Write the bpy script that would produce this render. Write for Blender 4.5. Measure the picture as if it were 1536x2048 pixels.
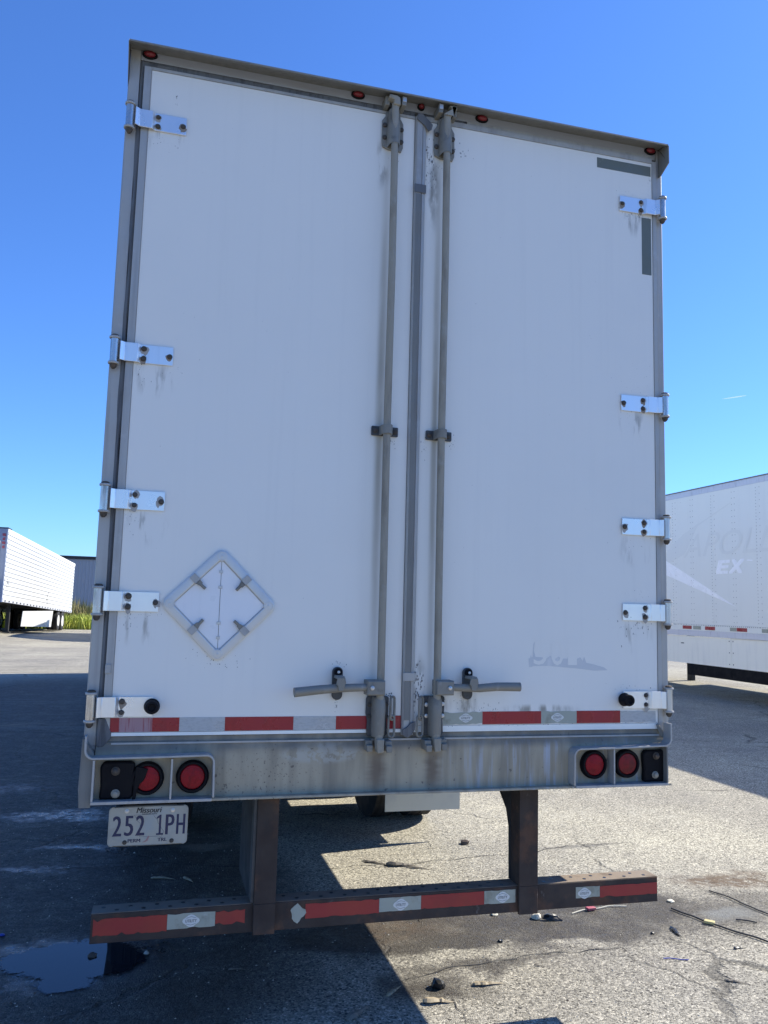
import bpy, bmesh, math, random
import numpy as np
from mathutils import Vector, Matrix, noise as mnoise

random.seed(7)
rng = np.random.default_rng(7)
scene = bpy.context.scene
COL = scene.collection
for o in list(bpy.data.objects):
    bpy.data.objects.remove(o)

# ------------------------------------------------------------------ camera
cam_d = bpy.data.cameras.new("camera")
cam = bpy.data.objects.new("camera", cam_d)
COL.objects.link(cam)
scene.camera = cam
cam_d.sensor_fit = 'HORIZONTAL'
cam_d.sensor_width = 36.0
cam_d.lens = 38.26
cam_d.clip_start = 0.05
cam_d.clip_end = 20000
_r = Vector((0.96474046, -0.26184376, 0.02671482)).normalized()
_f = Vector((0.25719119, 0.95940581, 0.11572893)).normalized()
_u = _r.cross(_f).normalized()
cam.matrix_world = Matrix(((_r.x, _u.x, -_f.x, -1.03751), (_r.y, _u.y, -_f.y, -3.43430),
                           (_r.z, _u.z, -_f.z, 1.77653), (0, 0, 0, 1)))

# ------------------------------------------------------------------ sky, sun, exposure
SUN = Vector((1.12, 0.20, 1.0)).normalized()
sun_el = math.asin(SUN.z)
sun_az = math.atan2(SUN.x, SUN.y)           # clockwise from +Y
world = bpy.data.worlds.new("World")
scene.world = world
world.use_nodes = True
wnt = world.node_tree
bg = wnt.nodes["Background"]
sky = wnt.nodes.new("ShaderNodeTexSky")
sky.sky_type = 'NISHITA'
sky.sun_disc = False
sky.sun_elevation = sun_el
sky.sun_rotation = sun_az
sky.altitude = 200
sky.air_density = 1.0
sky.dust_density = 0.3
sky.ozone_density = 3.0
tint = wnt.nodes.new("ShaderNodeMix")
tint.data_type = 'RGBA'
tint.blend_type = 'MULTIPLY'
tint.inputs[0].default_value = 1.0
tint.inputs[7].default_value = (0.60, 0.97, 1.58, 1)     # deep blue white balance of the whole sky
wnt.links.new(sky.outputs[0], tint.inputs[6])
wnt.links.new(tint.outputs[2], bg.inputs[0])
bg.inputs[1].default_value = 0.092
sun_d = bpy.data.lights.new("sun", 'SUN')
sun_d.energy = 5.0
sun_d.angle = math.radians(0.53)
sun_d.color = (1.0, 0.93, 0.80)
sun_o = bpy.data.objects.new("sun", sun_d)
COL.objects.link(sun_o)
sun_o.rotation_euler = SUN.to_track_quat('Z', 'Y').to_euler()
scene.view_settings.view_transform = 'Standard'
scene.view_settings.look = 'None'
scene.view_settings.exposure = 0.72
scene.view_settings.gamma = 1.0
scene.view_settings.use_curve_mapping = False


# ------------------------------------------------------------------ material helpers
class NT:
    def __init__(s, name):
        s.m = bpy.data.materials.new(name)
        s.m.use_nodes = True
        s.nt = s.m.node_tree
        s.b = s.nt.nodes["Principled BSDF"]
        tc = s.nt.nodes.new("ShaderNodeTexCoord")
        s.co = tc.outputs["Object"]

    def n(s, t, **k):
        nd = s.nt.nodes.new(t)
        for a, v in k.items():
            if a.startswith("i_"):
                key = a[2:]
                key = int(key) if key.isdigit() else key
                s.put(nd.inputs[key], v)
            else:
                setattr(nd, a, v)
        return nd

    def put(s, sock, v):
        if hasattr(v, "is_linked"):
            s.nt.links.new(v, sock)
        else:
            if isinstance(v, (tuple, list)) and len(v) == 3 and sock.type == 'RGBA':
                v = tuple(v) + (1,)
            sock.default_value = v

    def math(s, op, a, b=None, clamp=False):
        nd = s.n("ShaderNodeMath", operation=op, use_clamp=clamp)
        s.put(nd.inputs[0], a)
        if b is not None:
            s.put(nd.inputs[1], b)
        return nd.outputs[0]

    def vmath(s, op, a, b=None):
        nd = s.n("ShaderNodeVectorMath", operation=op)
        s.put(nd.inputs[0], a)
        if b is not None:
            s.put(nd.inputs[1], b)
        return nd.outputs["Value" if op == 'LENGTH' else "Vector"]

    def noise(s, scale, detail=4, rough=.55, vec=None, stretch=None):
        v = vec or s.co
        if stretch:
            v = s.vmath('MULTIPLY', v, stretch)
        nd = s.n("ShaderNodeTexNoise")
        s.put(nd.inputs["Vector"], v)
        nd.inputs["Scale"].default_value = scale
        nd.inputs["Detail"].default_value = detail
        nd.inputs["Roughness"].default_value = rough
        return nd.outputs["Fac"]

    def ramp(s, v, lo, hi, a=0., b=1., smooth=True):
        nd = s.n("ShaderNodeMapRange", interpolation_type='SMOOTHSTEP' if smooth else 'LINEAR')
        s.put(nd.inputs[0], v)
        for i, x in enumerate((lo, hi, a, b)):
            nd.inputs[i + 1].default_value = x
        return nd.outputs[0]

    def mix(s, f, a, b, mode='MIX'):
        nd = s.n("ShaderNodeMix", data_type='RGBA', blend_type=mode)
        s.put(nd.inputs[0], f)
        s.put(nd.inputs[6], a)
        s.put(nd.inputs[7], b)
        return nd.outputs[2]

    def spot(s, vec, c, r, soft=.5):
        d = s.vmath('LENGTH', s.vmath('MULTIPLY', s.vmath('SUBTRACT', vec, c), tuple(1 / q for q in r)))
        return s.ramp(d, 1.0, soft)

    def fmax(s, *a):
        o = a[0]
        for x in a[1:]:
            o = s.math('MAXIMUM', o, x)
        return o

    def bump(s, h, strength=.3, dist=.003):
        nd = s.n("ShaderNodeBump")
        nd.inputs["Strength"].default_value = strength
        nd.inputs["Distance"].default_value = dist
        s.put(nd.inputs["Height"], h)
        s.put(s.b.inputs["Normal"], nd.outputs[0])

    def out(s, color=None, rough=None, metal=None, spec=None):
        for k, v in (("Base Color", color), ("Roughness", rough), ("Metallic", metal), ("Specular IOR Level", spec)):
            if v is not None:
                s.put(s.b.inputs[k], v)
        return s.m


def worn(name, base, rough=.5, metal=0., layers=(), bump=None, spec=.5, coat=0., rvar=.12):
    """base colour + noise layers: (colour, scale, stretch, lo, hi, strength)"""
    t = NT(name)
    c = base
    for col, sc, st, lo, hi, k in layers:
        f = t.math('MULTIPLY', t.ramp(t.noise(sc, 6, .6, stretch=st), lo, hi), k)
        c = t.mix(f, c, col)
    rn = t.ramp(t.noise(9, 4), .3, .7, max(.03, rough - rvar), min(1, rough + rvar))
    if bump:
        t.bump(t.noise(bump[0], 5, .6), bump[1], bump[2] if len(bump) > 2 else .002)
    if coat:
        t.b.inputs["Coat Weight"].default_value = coat
    return t.out(c, rn, metal, spec)


V1 = (1, 1, 1)
VS = (9, 9, .45)      # vertical streaks
M = {}
M['white'] = worn('white_panel', (.74, .75, .76), .38, 0, [((.62, .63, .63), 2.0, (14, 14, .5), .5, .8, .35), ((.55, .55, .54), 1.2, V1, .55, .85, .25), ((.13, .12, .11), 95, V1, .80, .84, .55)], spec=.45)
M['side_white'] = worn('side_white', (.82, .83, .775), .45, 0, [((.75, .755, .70), 1.5, (6, 6, .5), .45, .8, .4)])
M['far_white'] = worn('far_white', (.60, .605, .60), .5, 0, [((.52, .52, .50), 1.2, (3, 3, 1), .5, .85, .35)])
M['alu'] = worn('weathered_aluminium', (.39, .385, .365), .5, .2, [((.26, .25, .24), 3, VS, .45, .75, .6), ((.55, .55, .55), 14, V1, .55, .8, .4)], bump=(60, .15))
M['alu_cool'] = worn('painted_header', (.35, .38, .43), .5, .15, [((.27, .27, .27), 3, (1, 9, 9), .5, .75, .5)])
M['alu_dark'] = worn('dull_aluminium', (.195, .195, .18), .55, .1, [((.14, .135, .125), 4, VS, .45, .7, .6)], bump=(60, .15))
M['hinge'] = worn('bright_hinge', (.82, .82, .81), .30, .7, [((.64, .64, .64), 4, (9, 9, .3), .5, .8, .35), ((.2, .17, .14), 22, (1, 1, .6), .72, .82, .6)], rvar=.03)
M['placard'] = worn('placard_frame', (.60, .60, .575), .42, .3, [((.45, .45, .43), 8, V1, .5, .8, .5)], rvar=.05)
M['knuckle'] = worn('worn_knuckle', (.55, .54, .52), .28, .85, [((.2, .19, .17), 14, (3, 3, .4), .5, .7, .7)])
M['galv'] = worn('dull_steel', (.29, .265, .21), .65, .05, [((.14, .12, .095), 5, (5, 5, 1), .45, .75, .6), ((.36, .36, .34), 16, V1, .55, .8, .5)], bump=(70, .25))
M['galv_grey'] = worn('grey_casting', (.22, .21, .18), .6, .15, [((.085, .08, .07), 11, V1, .5, .72, .7), ((.42, .42, .40), 20, (1, 1, .5), .58, .8, .5)], bump=(70, .3))
M['dark_steel'] = worn('dark_steel', (.075, .078, .08), .6, .3, [((.03, .028, .026), 12, V1, .45, .7, .7), ((.16, .15, .14), 20, V1, .6, .8, .5)], bump=(70, .3))
M['rust'] = worn('rusty_steel', (.045, .032, .026), .85, 0, [((.105, .054, .032), 7, V1, .50, .66, .85), ((.24, .225, .205), 10, (1, 1, .7), .66, .72, .45), ((.025, .022, .022), 9, (1, 1, .6), .5, .75, .7), ((.14, .12, .11), 14, V1, .66, .78, .5)], bump=(45, .5, .003))
M['rust_top'] = worn('rusty_channel_top', (.24, .19, .14), .8, 0, [((.10, .07, .05), 9, V1, .5, .75, .7)], bump=(45, .5, .003))
M['stain_a'] = worn('rust_stain', (.26, .215, .17), .7)
M['stain_b'] = worn('grey_stain', (.36, .34, .31), .6)
M['bolt'] = worn('rusty_bolt', (.07, .06, .05), .7, .3, [((.16, .10, .06), 40, V1, .5, .7, .6)], bump=(200, .4, .001))
M['zinc'] = worn('zinc_bolt', (.55, .54, .52), .4, .7)
M['rubber'] = worn('black_rubber', (.007, .007, .009), .6, 0, [((.018, .018, .018), 12, V1, .5, .8, .6)], spec=.12)
M['gasket'] = worn('grey_gasket', (.12, .125, .13), .62, 0, [((.05, .052, .058), 5, (7, 7, .6), .48, .66, .85), ((.20, .20, .19), 7, (7, 7, .8), .6, .8, .5)], bump=(30, .3))
M['red_tape'] = worn('red_reflective_tape', (.30, .012, .020), .32, 0, [((.17, .01, .015), 6, (6, 6, 1), .5, .75, .5), ((.42, .10, .09), 30, (3, 3, .5), .70, .8, .4)])
M['red_faded'] = worn('faded_red_tape', (.34, .20, .22), .4, 0, [((.24, .02, .03), 9, (6, 6, .3), .50, .6, .9), ((.5, .46, .46), 30, (3, 3, .3), .6, .75, .6)])
M['red_guard'] = worn('red_guard_tape', (.30, .022, .022), .45, 0, [((.17, .018, .018), 5, V1, .5, .75, .5), ((.06, .03, .025), 26, V1, .70, .76, .9)])
M['silver_tape'] = worn('silver_reflective_tape', (.42, .44, .45), .35, .15, [((.30, .32, .33), 60, (1, 1, 3), .45, .65, .5)])
M['cream_tape'] = worn('old_cream_tape', (.34, .36, .30), .5, 0, [((.19, .18, .13), 14, V1, .52, .7, .6), ((.5, .52, .48), 22, V1, .6, .75, .5)])
M['logo_white'] = worn('logo_white', (.62, .63, .60), .4)
M['logo_grey'] = worn('logo_grey', (.16, .165, .155), .5)
M['olive_patch'] = worn('olive_tape_residue', (.125, .145, .13), .6, 0, [((.25, .27, .26), 24, V1, .66, .74, .8)])
M['residue'] = worn('grey_residue', (.575, .585, .58), .5, 0, [((.68, .68, .66), 26, (1, 1, .35), .5, .7, .6)])
M['grime'] = worn('grime', (.16, .155, .15), .75)
M['grime_pale'] = worn('pale_grime', (.36, .355, .33), .7)
M['mudflap'] = worn('white_mudflap', (.62, .585, .47), .6, 0, [((.42, .41, .38), 8, V1, .5, .75, .4)])
M['tyre'] = worn('tyre', (.018, .018, .019), .8, 0, [((.045, .043, .04), 8, V1, .5, .75, .6)])
M['under'] = worn('underbody', (.03, .03, .03), .8)
M['rim'] = worn('white_rim', (.72, .71, .66), .45)
M['plate_white'] = worn('plate_white', (.36, .345, .29), .45, 0, [((.23, .215, .175), 14, (1, 1, 1), .48, .75, .6), ((.33, .38, .39), 7, V1, .5, .7, .6)], bump=(25, .1))
M['plate_blue'] = worn('plate_blue', (.012, .016, .06), .45)
M['plate_black'] = worn('plate_black', (.012, .012, .014), .5)
M['plate_line'] = worn('plate_line', (.12, .13, .15), .5)
M['plate_red'] = worn('plate_red', (.32, .18, .17), .5)
M['wood'] = worn('dry_wood', (.36, .30, .20), .8, 0, [((.20, .155, .10), 30, (1, 1, 1), .45, .7, .7)])
M['wood_grey'] = worn('grey_wood', (.20, .175, .14), .85, 0, [((.09, .075, .06), 30, V1, .45, .7, .7)])
M['black_plastic'] = worn('black_plastic', (.012, .012, .012), .4)
M['red_tag'] = worn('red_tag', (.42, .10, .12), .5)
M['yellow_tag'] = worn('yellow_tag', (.55, .47, .22), .5)
M['wire'] = worn('dark_wire', (.04, .04, .042), .5, .3)
M['blue_scrap'] = worn('blue_scrap', (.03, .06, .35), .5)
M['paper'] = worn('paper', (.62, .58, .46), .6)
M['stone'] = worn('dark_stone', (.10, .075, .06), .9, bump=(60, .6))
M['pale_stone'] = worn('pale_stone', (.42, .39, .33), .9, bump=(60, .6))
M['cladding'] = worn('grey_cladding', (.27, .30, .35), .55, .1)
M['roof_trim'] = worn('black_roof_trim', (.012, .012, .015), .5)
M['lavender'] = worn('painted_rail', (.62, .63, .68), .45, .2, [((.40, .41, .45), 4, (1, 4, 1), .5, .75, .5)])
M['skirt'] = worn('skirt_white', (.90, .89, .80), .5, 0, [((.74, .74, .68), 2, (4, 4, .6), .45, .75, .5)])
M['decal'] = worn('fresh_decal', (.97, .97, .96), .3)
M['ghost'] = worn('ghost_decal', (.775, .785, .735), .42)
M['tape_text'] = worn('dark_print', (.05, .05, .06), .5)
M['red_print'] = worn('red_print', (.30, .06, .09), .5)
M['front_shade'] = worn('shaded_front_panel', (.22, .26, .36), .5)  # shade on the nose put into its colour
t = NT('tail_lens')
vor = t.n("ShaderNodeTexVoronoi", i_Scale=140.)
t.put(vor.inputs["Vector"], t.co)
t.bump(vor.outputs["Distance"], .5, .002)
M['lens'] = t.out(t.mix(t.ramp(t.noise(30), .4, .7), (.27, .003, .011), (.17, .002, .008)), .35, None, .25)
t = NT('dim_tail_lens')
M['lens_dim'] = t.out(t.mix(t.ramp(t.noise(22), .4, .65), (.22, .008, .012), (.12, .008, .008)), .45, None, .3)
t = NT('marker_lens')
M['marker'] = t.out((.17, .010, .016), .3)
t = NT('blade')
M['reed'] = t.out(t.mix(t.ramp(t.noise(.9, 3), .35, .65), (.30, .25, .12), (.15, .18, .05)), .7, 0, .25)
t = NT('weed')
M['weed'] = t.out(t.mix(t.ramp(t.noise(1.1, 3), .35, .65), (.30, .38, .05), (.46, .48, .10)), .65, 0, .3)

# bumper plate: steel with rust freckles, scraped patch and rust runs under the cams
t = NT('bumper_steel')
c = t.mix(t.ramp(t.noise(3, 5, stretch=(6, 6, .5)), .35, .75), (.40, .345, .245), (.25, .215, .155))
c = t.mix(t.math('MULTIPLY', t.ramp(t.noise(5, 5, stretch=(8, 8, .6)), .52, .75), t.spot(t.co, (.75, 0, 1.1), (.75, 1, .3), .3)), c, (.40, .42, .45))
fr = t.math('MULTIPLY', t.ramp(t.noise(95, 3), .61, .68), t.spot(t.co, (-.62, 0, 1.06), (.34, 1, .16), .3))
c = t.mix(t.math('MULTIPLY', fr, .85), c, (.085, .06, .045))
fr2 = t.math('MULTIPLY', t.ramp(t.noise(38, 4), .66, .72), .8)
c = t.mix(fr2, c, (.10, .075, .06))
wob = t.vmath('ADD', t.co, t.vmath('MULTIPLY', t.n("ShaderNodeTexNoise", i_Scale=9., i_Detail=3.).outputs["Color"], (.05, 0, .0)))
sc = t.math('MULTIPLY', t.spot(t.co, (-.36, 0, 1.17), (.20, 1, .05), .6), t.ramp(t.noise(11, 6, .7), .46, .50))
c = t.mix(t.math('MULTIPLY', sc, .6), c, (.44, .42, .36))
c = t.mix(t.math('MULTIPLY', t.ramp(t.n('ShaderNodeSeparateXYZ', i_0=wob).outputs[2], 1.165, 1.205), t.ramp(t.noise(7, 5, stretch=(1, 1, .4)), .3, .6, .25, .8)), c, (.13, .12, .10))
for cx in (-.10, .15):
    c = t.mix(t.math('MULTIPLY', t.spot(wob, (cx, 0, 1.10), (.055, 1, .15), .1), .72), c, (.10, .062, .04))
M['bumper'] = t.out(c, t.ramp(t.noise(12), .3, .7, .5, .75), .05)
t.bump(t.noise(60, 5), .2, .002)

# door skin: white paint with tan strips beside the lock rods and grime round the fittings
t = NT('door_paint')
c = t.mix(t.math('MULTIPLY', t.ramp(t.noise(2.2, 5, stretch=(12, 12, .35)), .5, .8), .20), (.755, .74, .685), (.64, .63, .59))
c = t.mix(t.math('MULTIPLY', t.ramp(t.noise(1.1, 4), .45, .8), .25), c, (.64, .635, .60))
c = t.mix(t.math('MULTIPLY', t.ramp(t.noise(120, 2), .775, .80), .6), c, (.12, .11, .10))
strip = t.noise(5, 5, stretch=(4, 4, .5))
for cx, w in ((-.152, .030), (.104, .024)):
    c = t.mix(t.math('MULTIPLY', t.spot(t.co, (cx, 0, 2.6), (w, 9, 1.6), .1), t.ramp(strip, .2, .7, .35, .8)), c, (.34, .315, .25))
for cx, cz, w, h in ((.075, 3.72, .045, .28), (-.17, 3.80, .05, .16), (.05, 1.45, .055, .16), (.28, 1.36, .06, .09), (.15, 1.37, .07, .08), (.62, 1.34, .25, .03), (.02, 3.95, .03, .1)):
    k = t.math('MULTIPLY', t.spot(t.co, (cx, 0, cz), (w, 9, h), .1), t.ramp(t.noise(26, 5, stretch=(1, 1, .25)), .42, .62, 0, .75))
    c = t.mix(k, c, (.16, .145, .11))
for sx in (-1, 1):
    for hz in (3.76, 2.73, 2.12, 1.715, 1.30):
        k = t.math('MULTIPLY', t.spot(t.co, (sx * 1.12, 0, hz - .04), (.11, 9, .10), .1), t.ramp(t.noise(30, 5, stretch=(1, 1, .2)), .5, .66, 0, .6))
        c = t.mix(k, c, (.20, .185, .15))
M['door'] = t.out(c, t.ramp(t.noise(7, 4), .3, .7, .28, .42), 0, .45)
t.bump(t.noise(1.6, 2), .10, .02)

# asphalt
t = NT('asphalt')
co = t.co
v1 = t.n("ShaderNodeTexVoronoi", i_Scale=120.)
t.put(v1.inputs["Vector"], co)
v2 = t.n("ShaderNodeTexVoronoi", i_Scale=40.)
t.put(v2.inputs["Vector"], co)
r1 = t.n("ShaderNodeSeparateColor", i_0=v1.outputs["Color"]).outputs[0]
r2 = t.n("ShaderNodeSeparateColor", i_0=v2.outputs["Color"]).outputs[0]
cr = t.n("ShaderNodeValToRGB")
t.put(cr.inputs[0], r1)
el = cr.color_ramp.elements
el[0].position, el[0].color = 0, (.105, .099, .082, 1)
el[1].position, el[1].color = 1, (.74, .69, .56, 1)
for ps, cl in ((.20, (.24, .226, .19, 1)), (.55, (.365, .343, .284, 1)), (.85, (.48, .45, .37, 1))):
    e_ = el.new(ps)
    e_.color = cl
pit = t.ramp(v2.outputs["Distance"], .18, .40)
c = t.mix(t.math('MULTIPLY', t.ramp(r2, .82, .88), t.math('SUBTRACT', 1., pit)), cr.outputs[0], (.07, .066, .06))
nb = t.noise(.33, 6, .6)
nm = t.noise(2.4, 6, .65)
c = t.mix(1., c, t.n("ShaderNodeCombineColor", i_0=t.ramp(nb, .3, .72, .74, 1.10), i_1=t.ramp(nb, .3, .72, .74, 1.10), i_2=t.ramp(nb, .3, .72, .76, 1.06)).outputs[0], 'MULTIPLY')
c = t.mix(t.ramp(nm, .54, .78, 0, .5), c, (.16, .148, .125))
c = t.mix(t.ramp(t.noise(.9, 7, .7), .52, .72, 0, .45), c, (.21, .20, .18))
c = t.mix(t.ramp(t.noise(1.7, 5, .6), .56, .75, 0, .35), c, (.50, .475, .40))
ncol = t.n("ShaderNodeTexNoise", i_Scale=1.3, i_Detail=6., i_Roughness=.65)
t.put(ncol.inputs["Vector"], co)
wv = t.vmath('ADD', co, t.vmath('MULTIPLY', t.vmath('SUBTRACT', ncol.outputs["Color"], (.5, .5, .5)), (.9, .75, 0)))
# damp dark band in front of the guard, and damp ground with painted shade left of and under the trailer
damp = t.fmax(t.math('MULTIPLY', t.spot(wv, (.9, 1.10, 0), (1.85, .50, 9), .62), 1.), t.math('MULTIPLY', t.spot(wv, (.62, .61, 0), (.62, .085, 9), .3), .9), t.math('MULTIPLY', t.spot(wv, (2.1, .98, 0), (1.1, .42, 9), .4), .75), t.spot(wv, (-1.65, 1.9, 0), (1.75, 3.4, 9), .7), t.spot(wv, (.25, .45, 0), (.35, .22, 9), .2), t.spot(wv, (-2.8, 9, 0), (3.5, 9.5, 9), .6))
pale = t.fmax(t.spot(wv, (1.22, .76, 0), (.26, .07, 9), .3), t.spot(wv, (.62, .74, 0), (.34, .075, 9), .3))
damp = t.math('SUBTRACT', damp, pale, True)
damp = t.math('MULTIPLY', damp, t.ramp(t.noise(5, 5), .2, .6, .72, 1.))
c = t.mix(t.math('MULTIPLY', damp, .88), c, (.033, .027, .021))  # wet tone that also deepens the trailer's shade
dust = t.fmax(t.spot(wv, (-3.2, 9.2, 0), (1.5, .45, 9), .1), t.spot(wv, (-2.3, 5.5, 0), (.5, .20, 9), .1), t.spot(wv, (-.62, 2.95, 0), (.35, .2, 9), .2))
c = t.mix(t.math('MULTIPLY', dust, t.ramp(t.noise(4, 6, .65, stretch=(.5, 1.6, 1)), .42, .62, 0., .75)), c, (.25, .205, .15))
brown = t.fmax(t.spot(wv, (2.75, 1.45, 0), (.55, .22, 9), .3), t.math('MULTIPLY', t.spot(wv, (.2, 1.2, 0), (.6, .35, 9), .2), .55))
c = t.mix(t.math('MULTIPLY', brown, t.ramp(t.noise(18, 4), .35, .6, .25, .85)), c, (.115, .078, .050))
c = t.mix(t.math('MULTIPLY', t.spot(wv, (2.35, .93, 0), (.35, .16, 9), .2), .6), c, (.20, .21, .205))
streak = t.math('MULTIPLY', t.spot(t.vmath('ADD', co, t.vmath('MULTIPLY', ncol.outputs["Color"], (0, .16, 0))), (2.15, 2.50, 0), (.62, .05, 9), .1), .6)
c = t.mix(streak, c, (.10, .098, .095))
lines = t.ramp(t.noise(1.1, 4, .6, stretch=(.12, 1.6, 1)), .58, .70, 0, .4)
c = t.mix(t.math('MULTIPLY', lines, t.ramp(t.n("ShaderNodeSeparateXYZ", i_0=co).outputs[1], 4., 9.)), c, (.15, .145, .135))
# fine net of old cracks
v3 = t.n("ShaderNodeTexVoronoi", feature='DISTANCE_TO_EDGE', i_Scale=.42)
t.put(v3.inputs["Vector"], t.vmath('ADD', co, t.vmath('MULTIPLY', ncol.outputs["Color"], (.7, .7, 0))))
crk = t.math('MULTIPLY', t.ramp(v3.outputs["Distance"], .010, .002), t.ramp(t.noise(.8, 3), .46, .58))
c = t.mix(t.math('MULTIPLY', crk, .55), c, (.035, .033, .03))
wet = t.fmax(t.spot(wv, (-1.75, 3.95, 0), (.75, .30, 9), .2), t.spot(wv, (-1.45, 3.08, 0), (.55, .16, 9), .1), t.spot(wv, (-1.75, 2.62, 0), (.55, .10, 9), .1), t.spot(wv, (-1.35, 1.05, 0), (.62, .44, 9), .4), t.math('MULTIPLY', t.spot(wv, (-2.3, 5.0, 0), (.6, .35, 9), .2), .5))
wet = t.math('MULTIPLY', wet, t.ramp(t.noise(9, 6, .7), .34, .58, .15, 1.))
c = t.mix(t.math('MULTIPLY', wet, .75), c, (.018, .018, .019))
rg = t.math('SUBTRACT', t.ramp(t.noise(22, 3), .3, .7, .70, .9), t.math('ADD', t.math('MULTIPLY', wet, .42), t.math('MULTIPLY', damp, .14)))
h = t.math('ADD', t.math('MULTIPLY', t.ramp(v1.outputs["Distance"], 0, .6), -.8), t.math('MULTIPLY', t.noise(55, 4), .9))
h = t.math('SUBTRACT', h, t.math('MULTIPLY', crk, 3.))
bn = t.n("ShaderNodeBump", i_Height=h)
t.put(bn.inputs["Strength"], t.ramp(wet, 0., 1., .62, .32))
bn.inputs["Distance"].default_value = .006
t.put(t.b.inputs["Normal"], bn.outputs[0])
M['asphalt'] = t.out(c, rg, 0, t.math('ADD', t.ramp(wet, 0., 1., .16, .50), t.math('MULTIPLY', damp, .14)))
t = NT('puddle_water')
t.b.inputs["IOR"].default_value = 1.33
t.out((.020, .022, .026), .03, 0, .7)
nn = t.n("ShaderNodeTexNoise", i_Scale=5., i_Detail=5.)
t.put(nn.inputs["Vector"], t.co)
pv = t.vmath('ADD', t.co, t.vmath('MULTIPLY', t.vmath('SUBTRACT', nn.outputs["Color"], (.5, .5, .5)), (.22, .2, 0)))
pm = t.fmax(t.spot(pv, (-1.32, 1.07, 0), (.40, .32, 9), .5), t.spot(pv, (-1.52, 1.12, 0), (.22, .20, 9), .4), t.spot(pv, (-1.38, .82, 0), (.22, .14, 9), .3))
pm = t.math('ADD', pm, t.math('MULTIPLY', t.math('SUBTRACT', t.noise(42, 6, .75), .5), 1.1))
ms = t.n("ShaderNodeMixShader", i_0=t.ramp(pm, .36, .62))
t.put(ms.inputs[1], t.n("ShaderNodeBsdfTransparent").outputs[0])
t.put(ms.inputs[2], t.b.outputs[0])
t.put([q for q in t.nt.nodes if q.type == 'OUTPUT_MATERIAL'][0].inputs[0], ms.outputs[0])
M['water'] = t.m
t = NT('crack_fill')
M['crack'] = t.out(t.mix(t.ramp(t.noise(9), .4, .6), (.035, .033, .030), (.075, .07, .063)), .9)
M['seam'] = t.m


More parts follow.
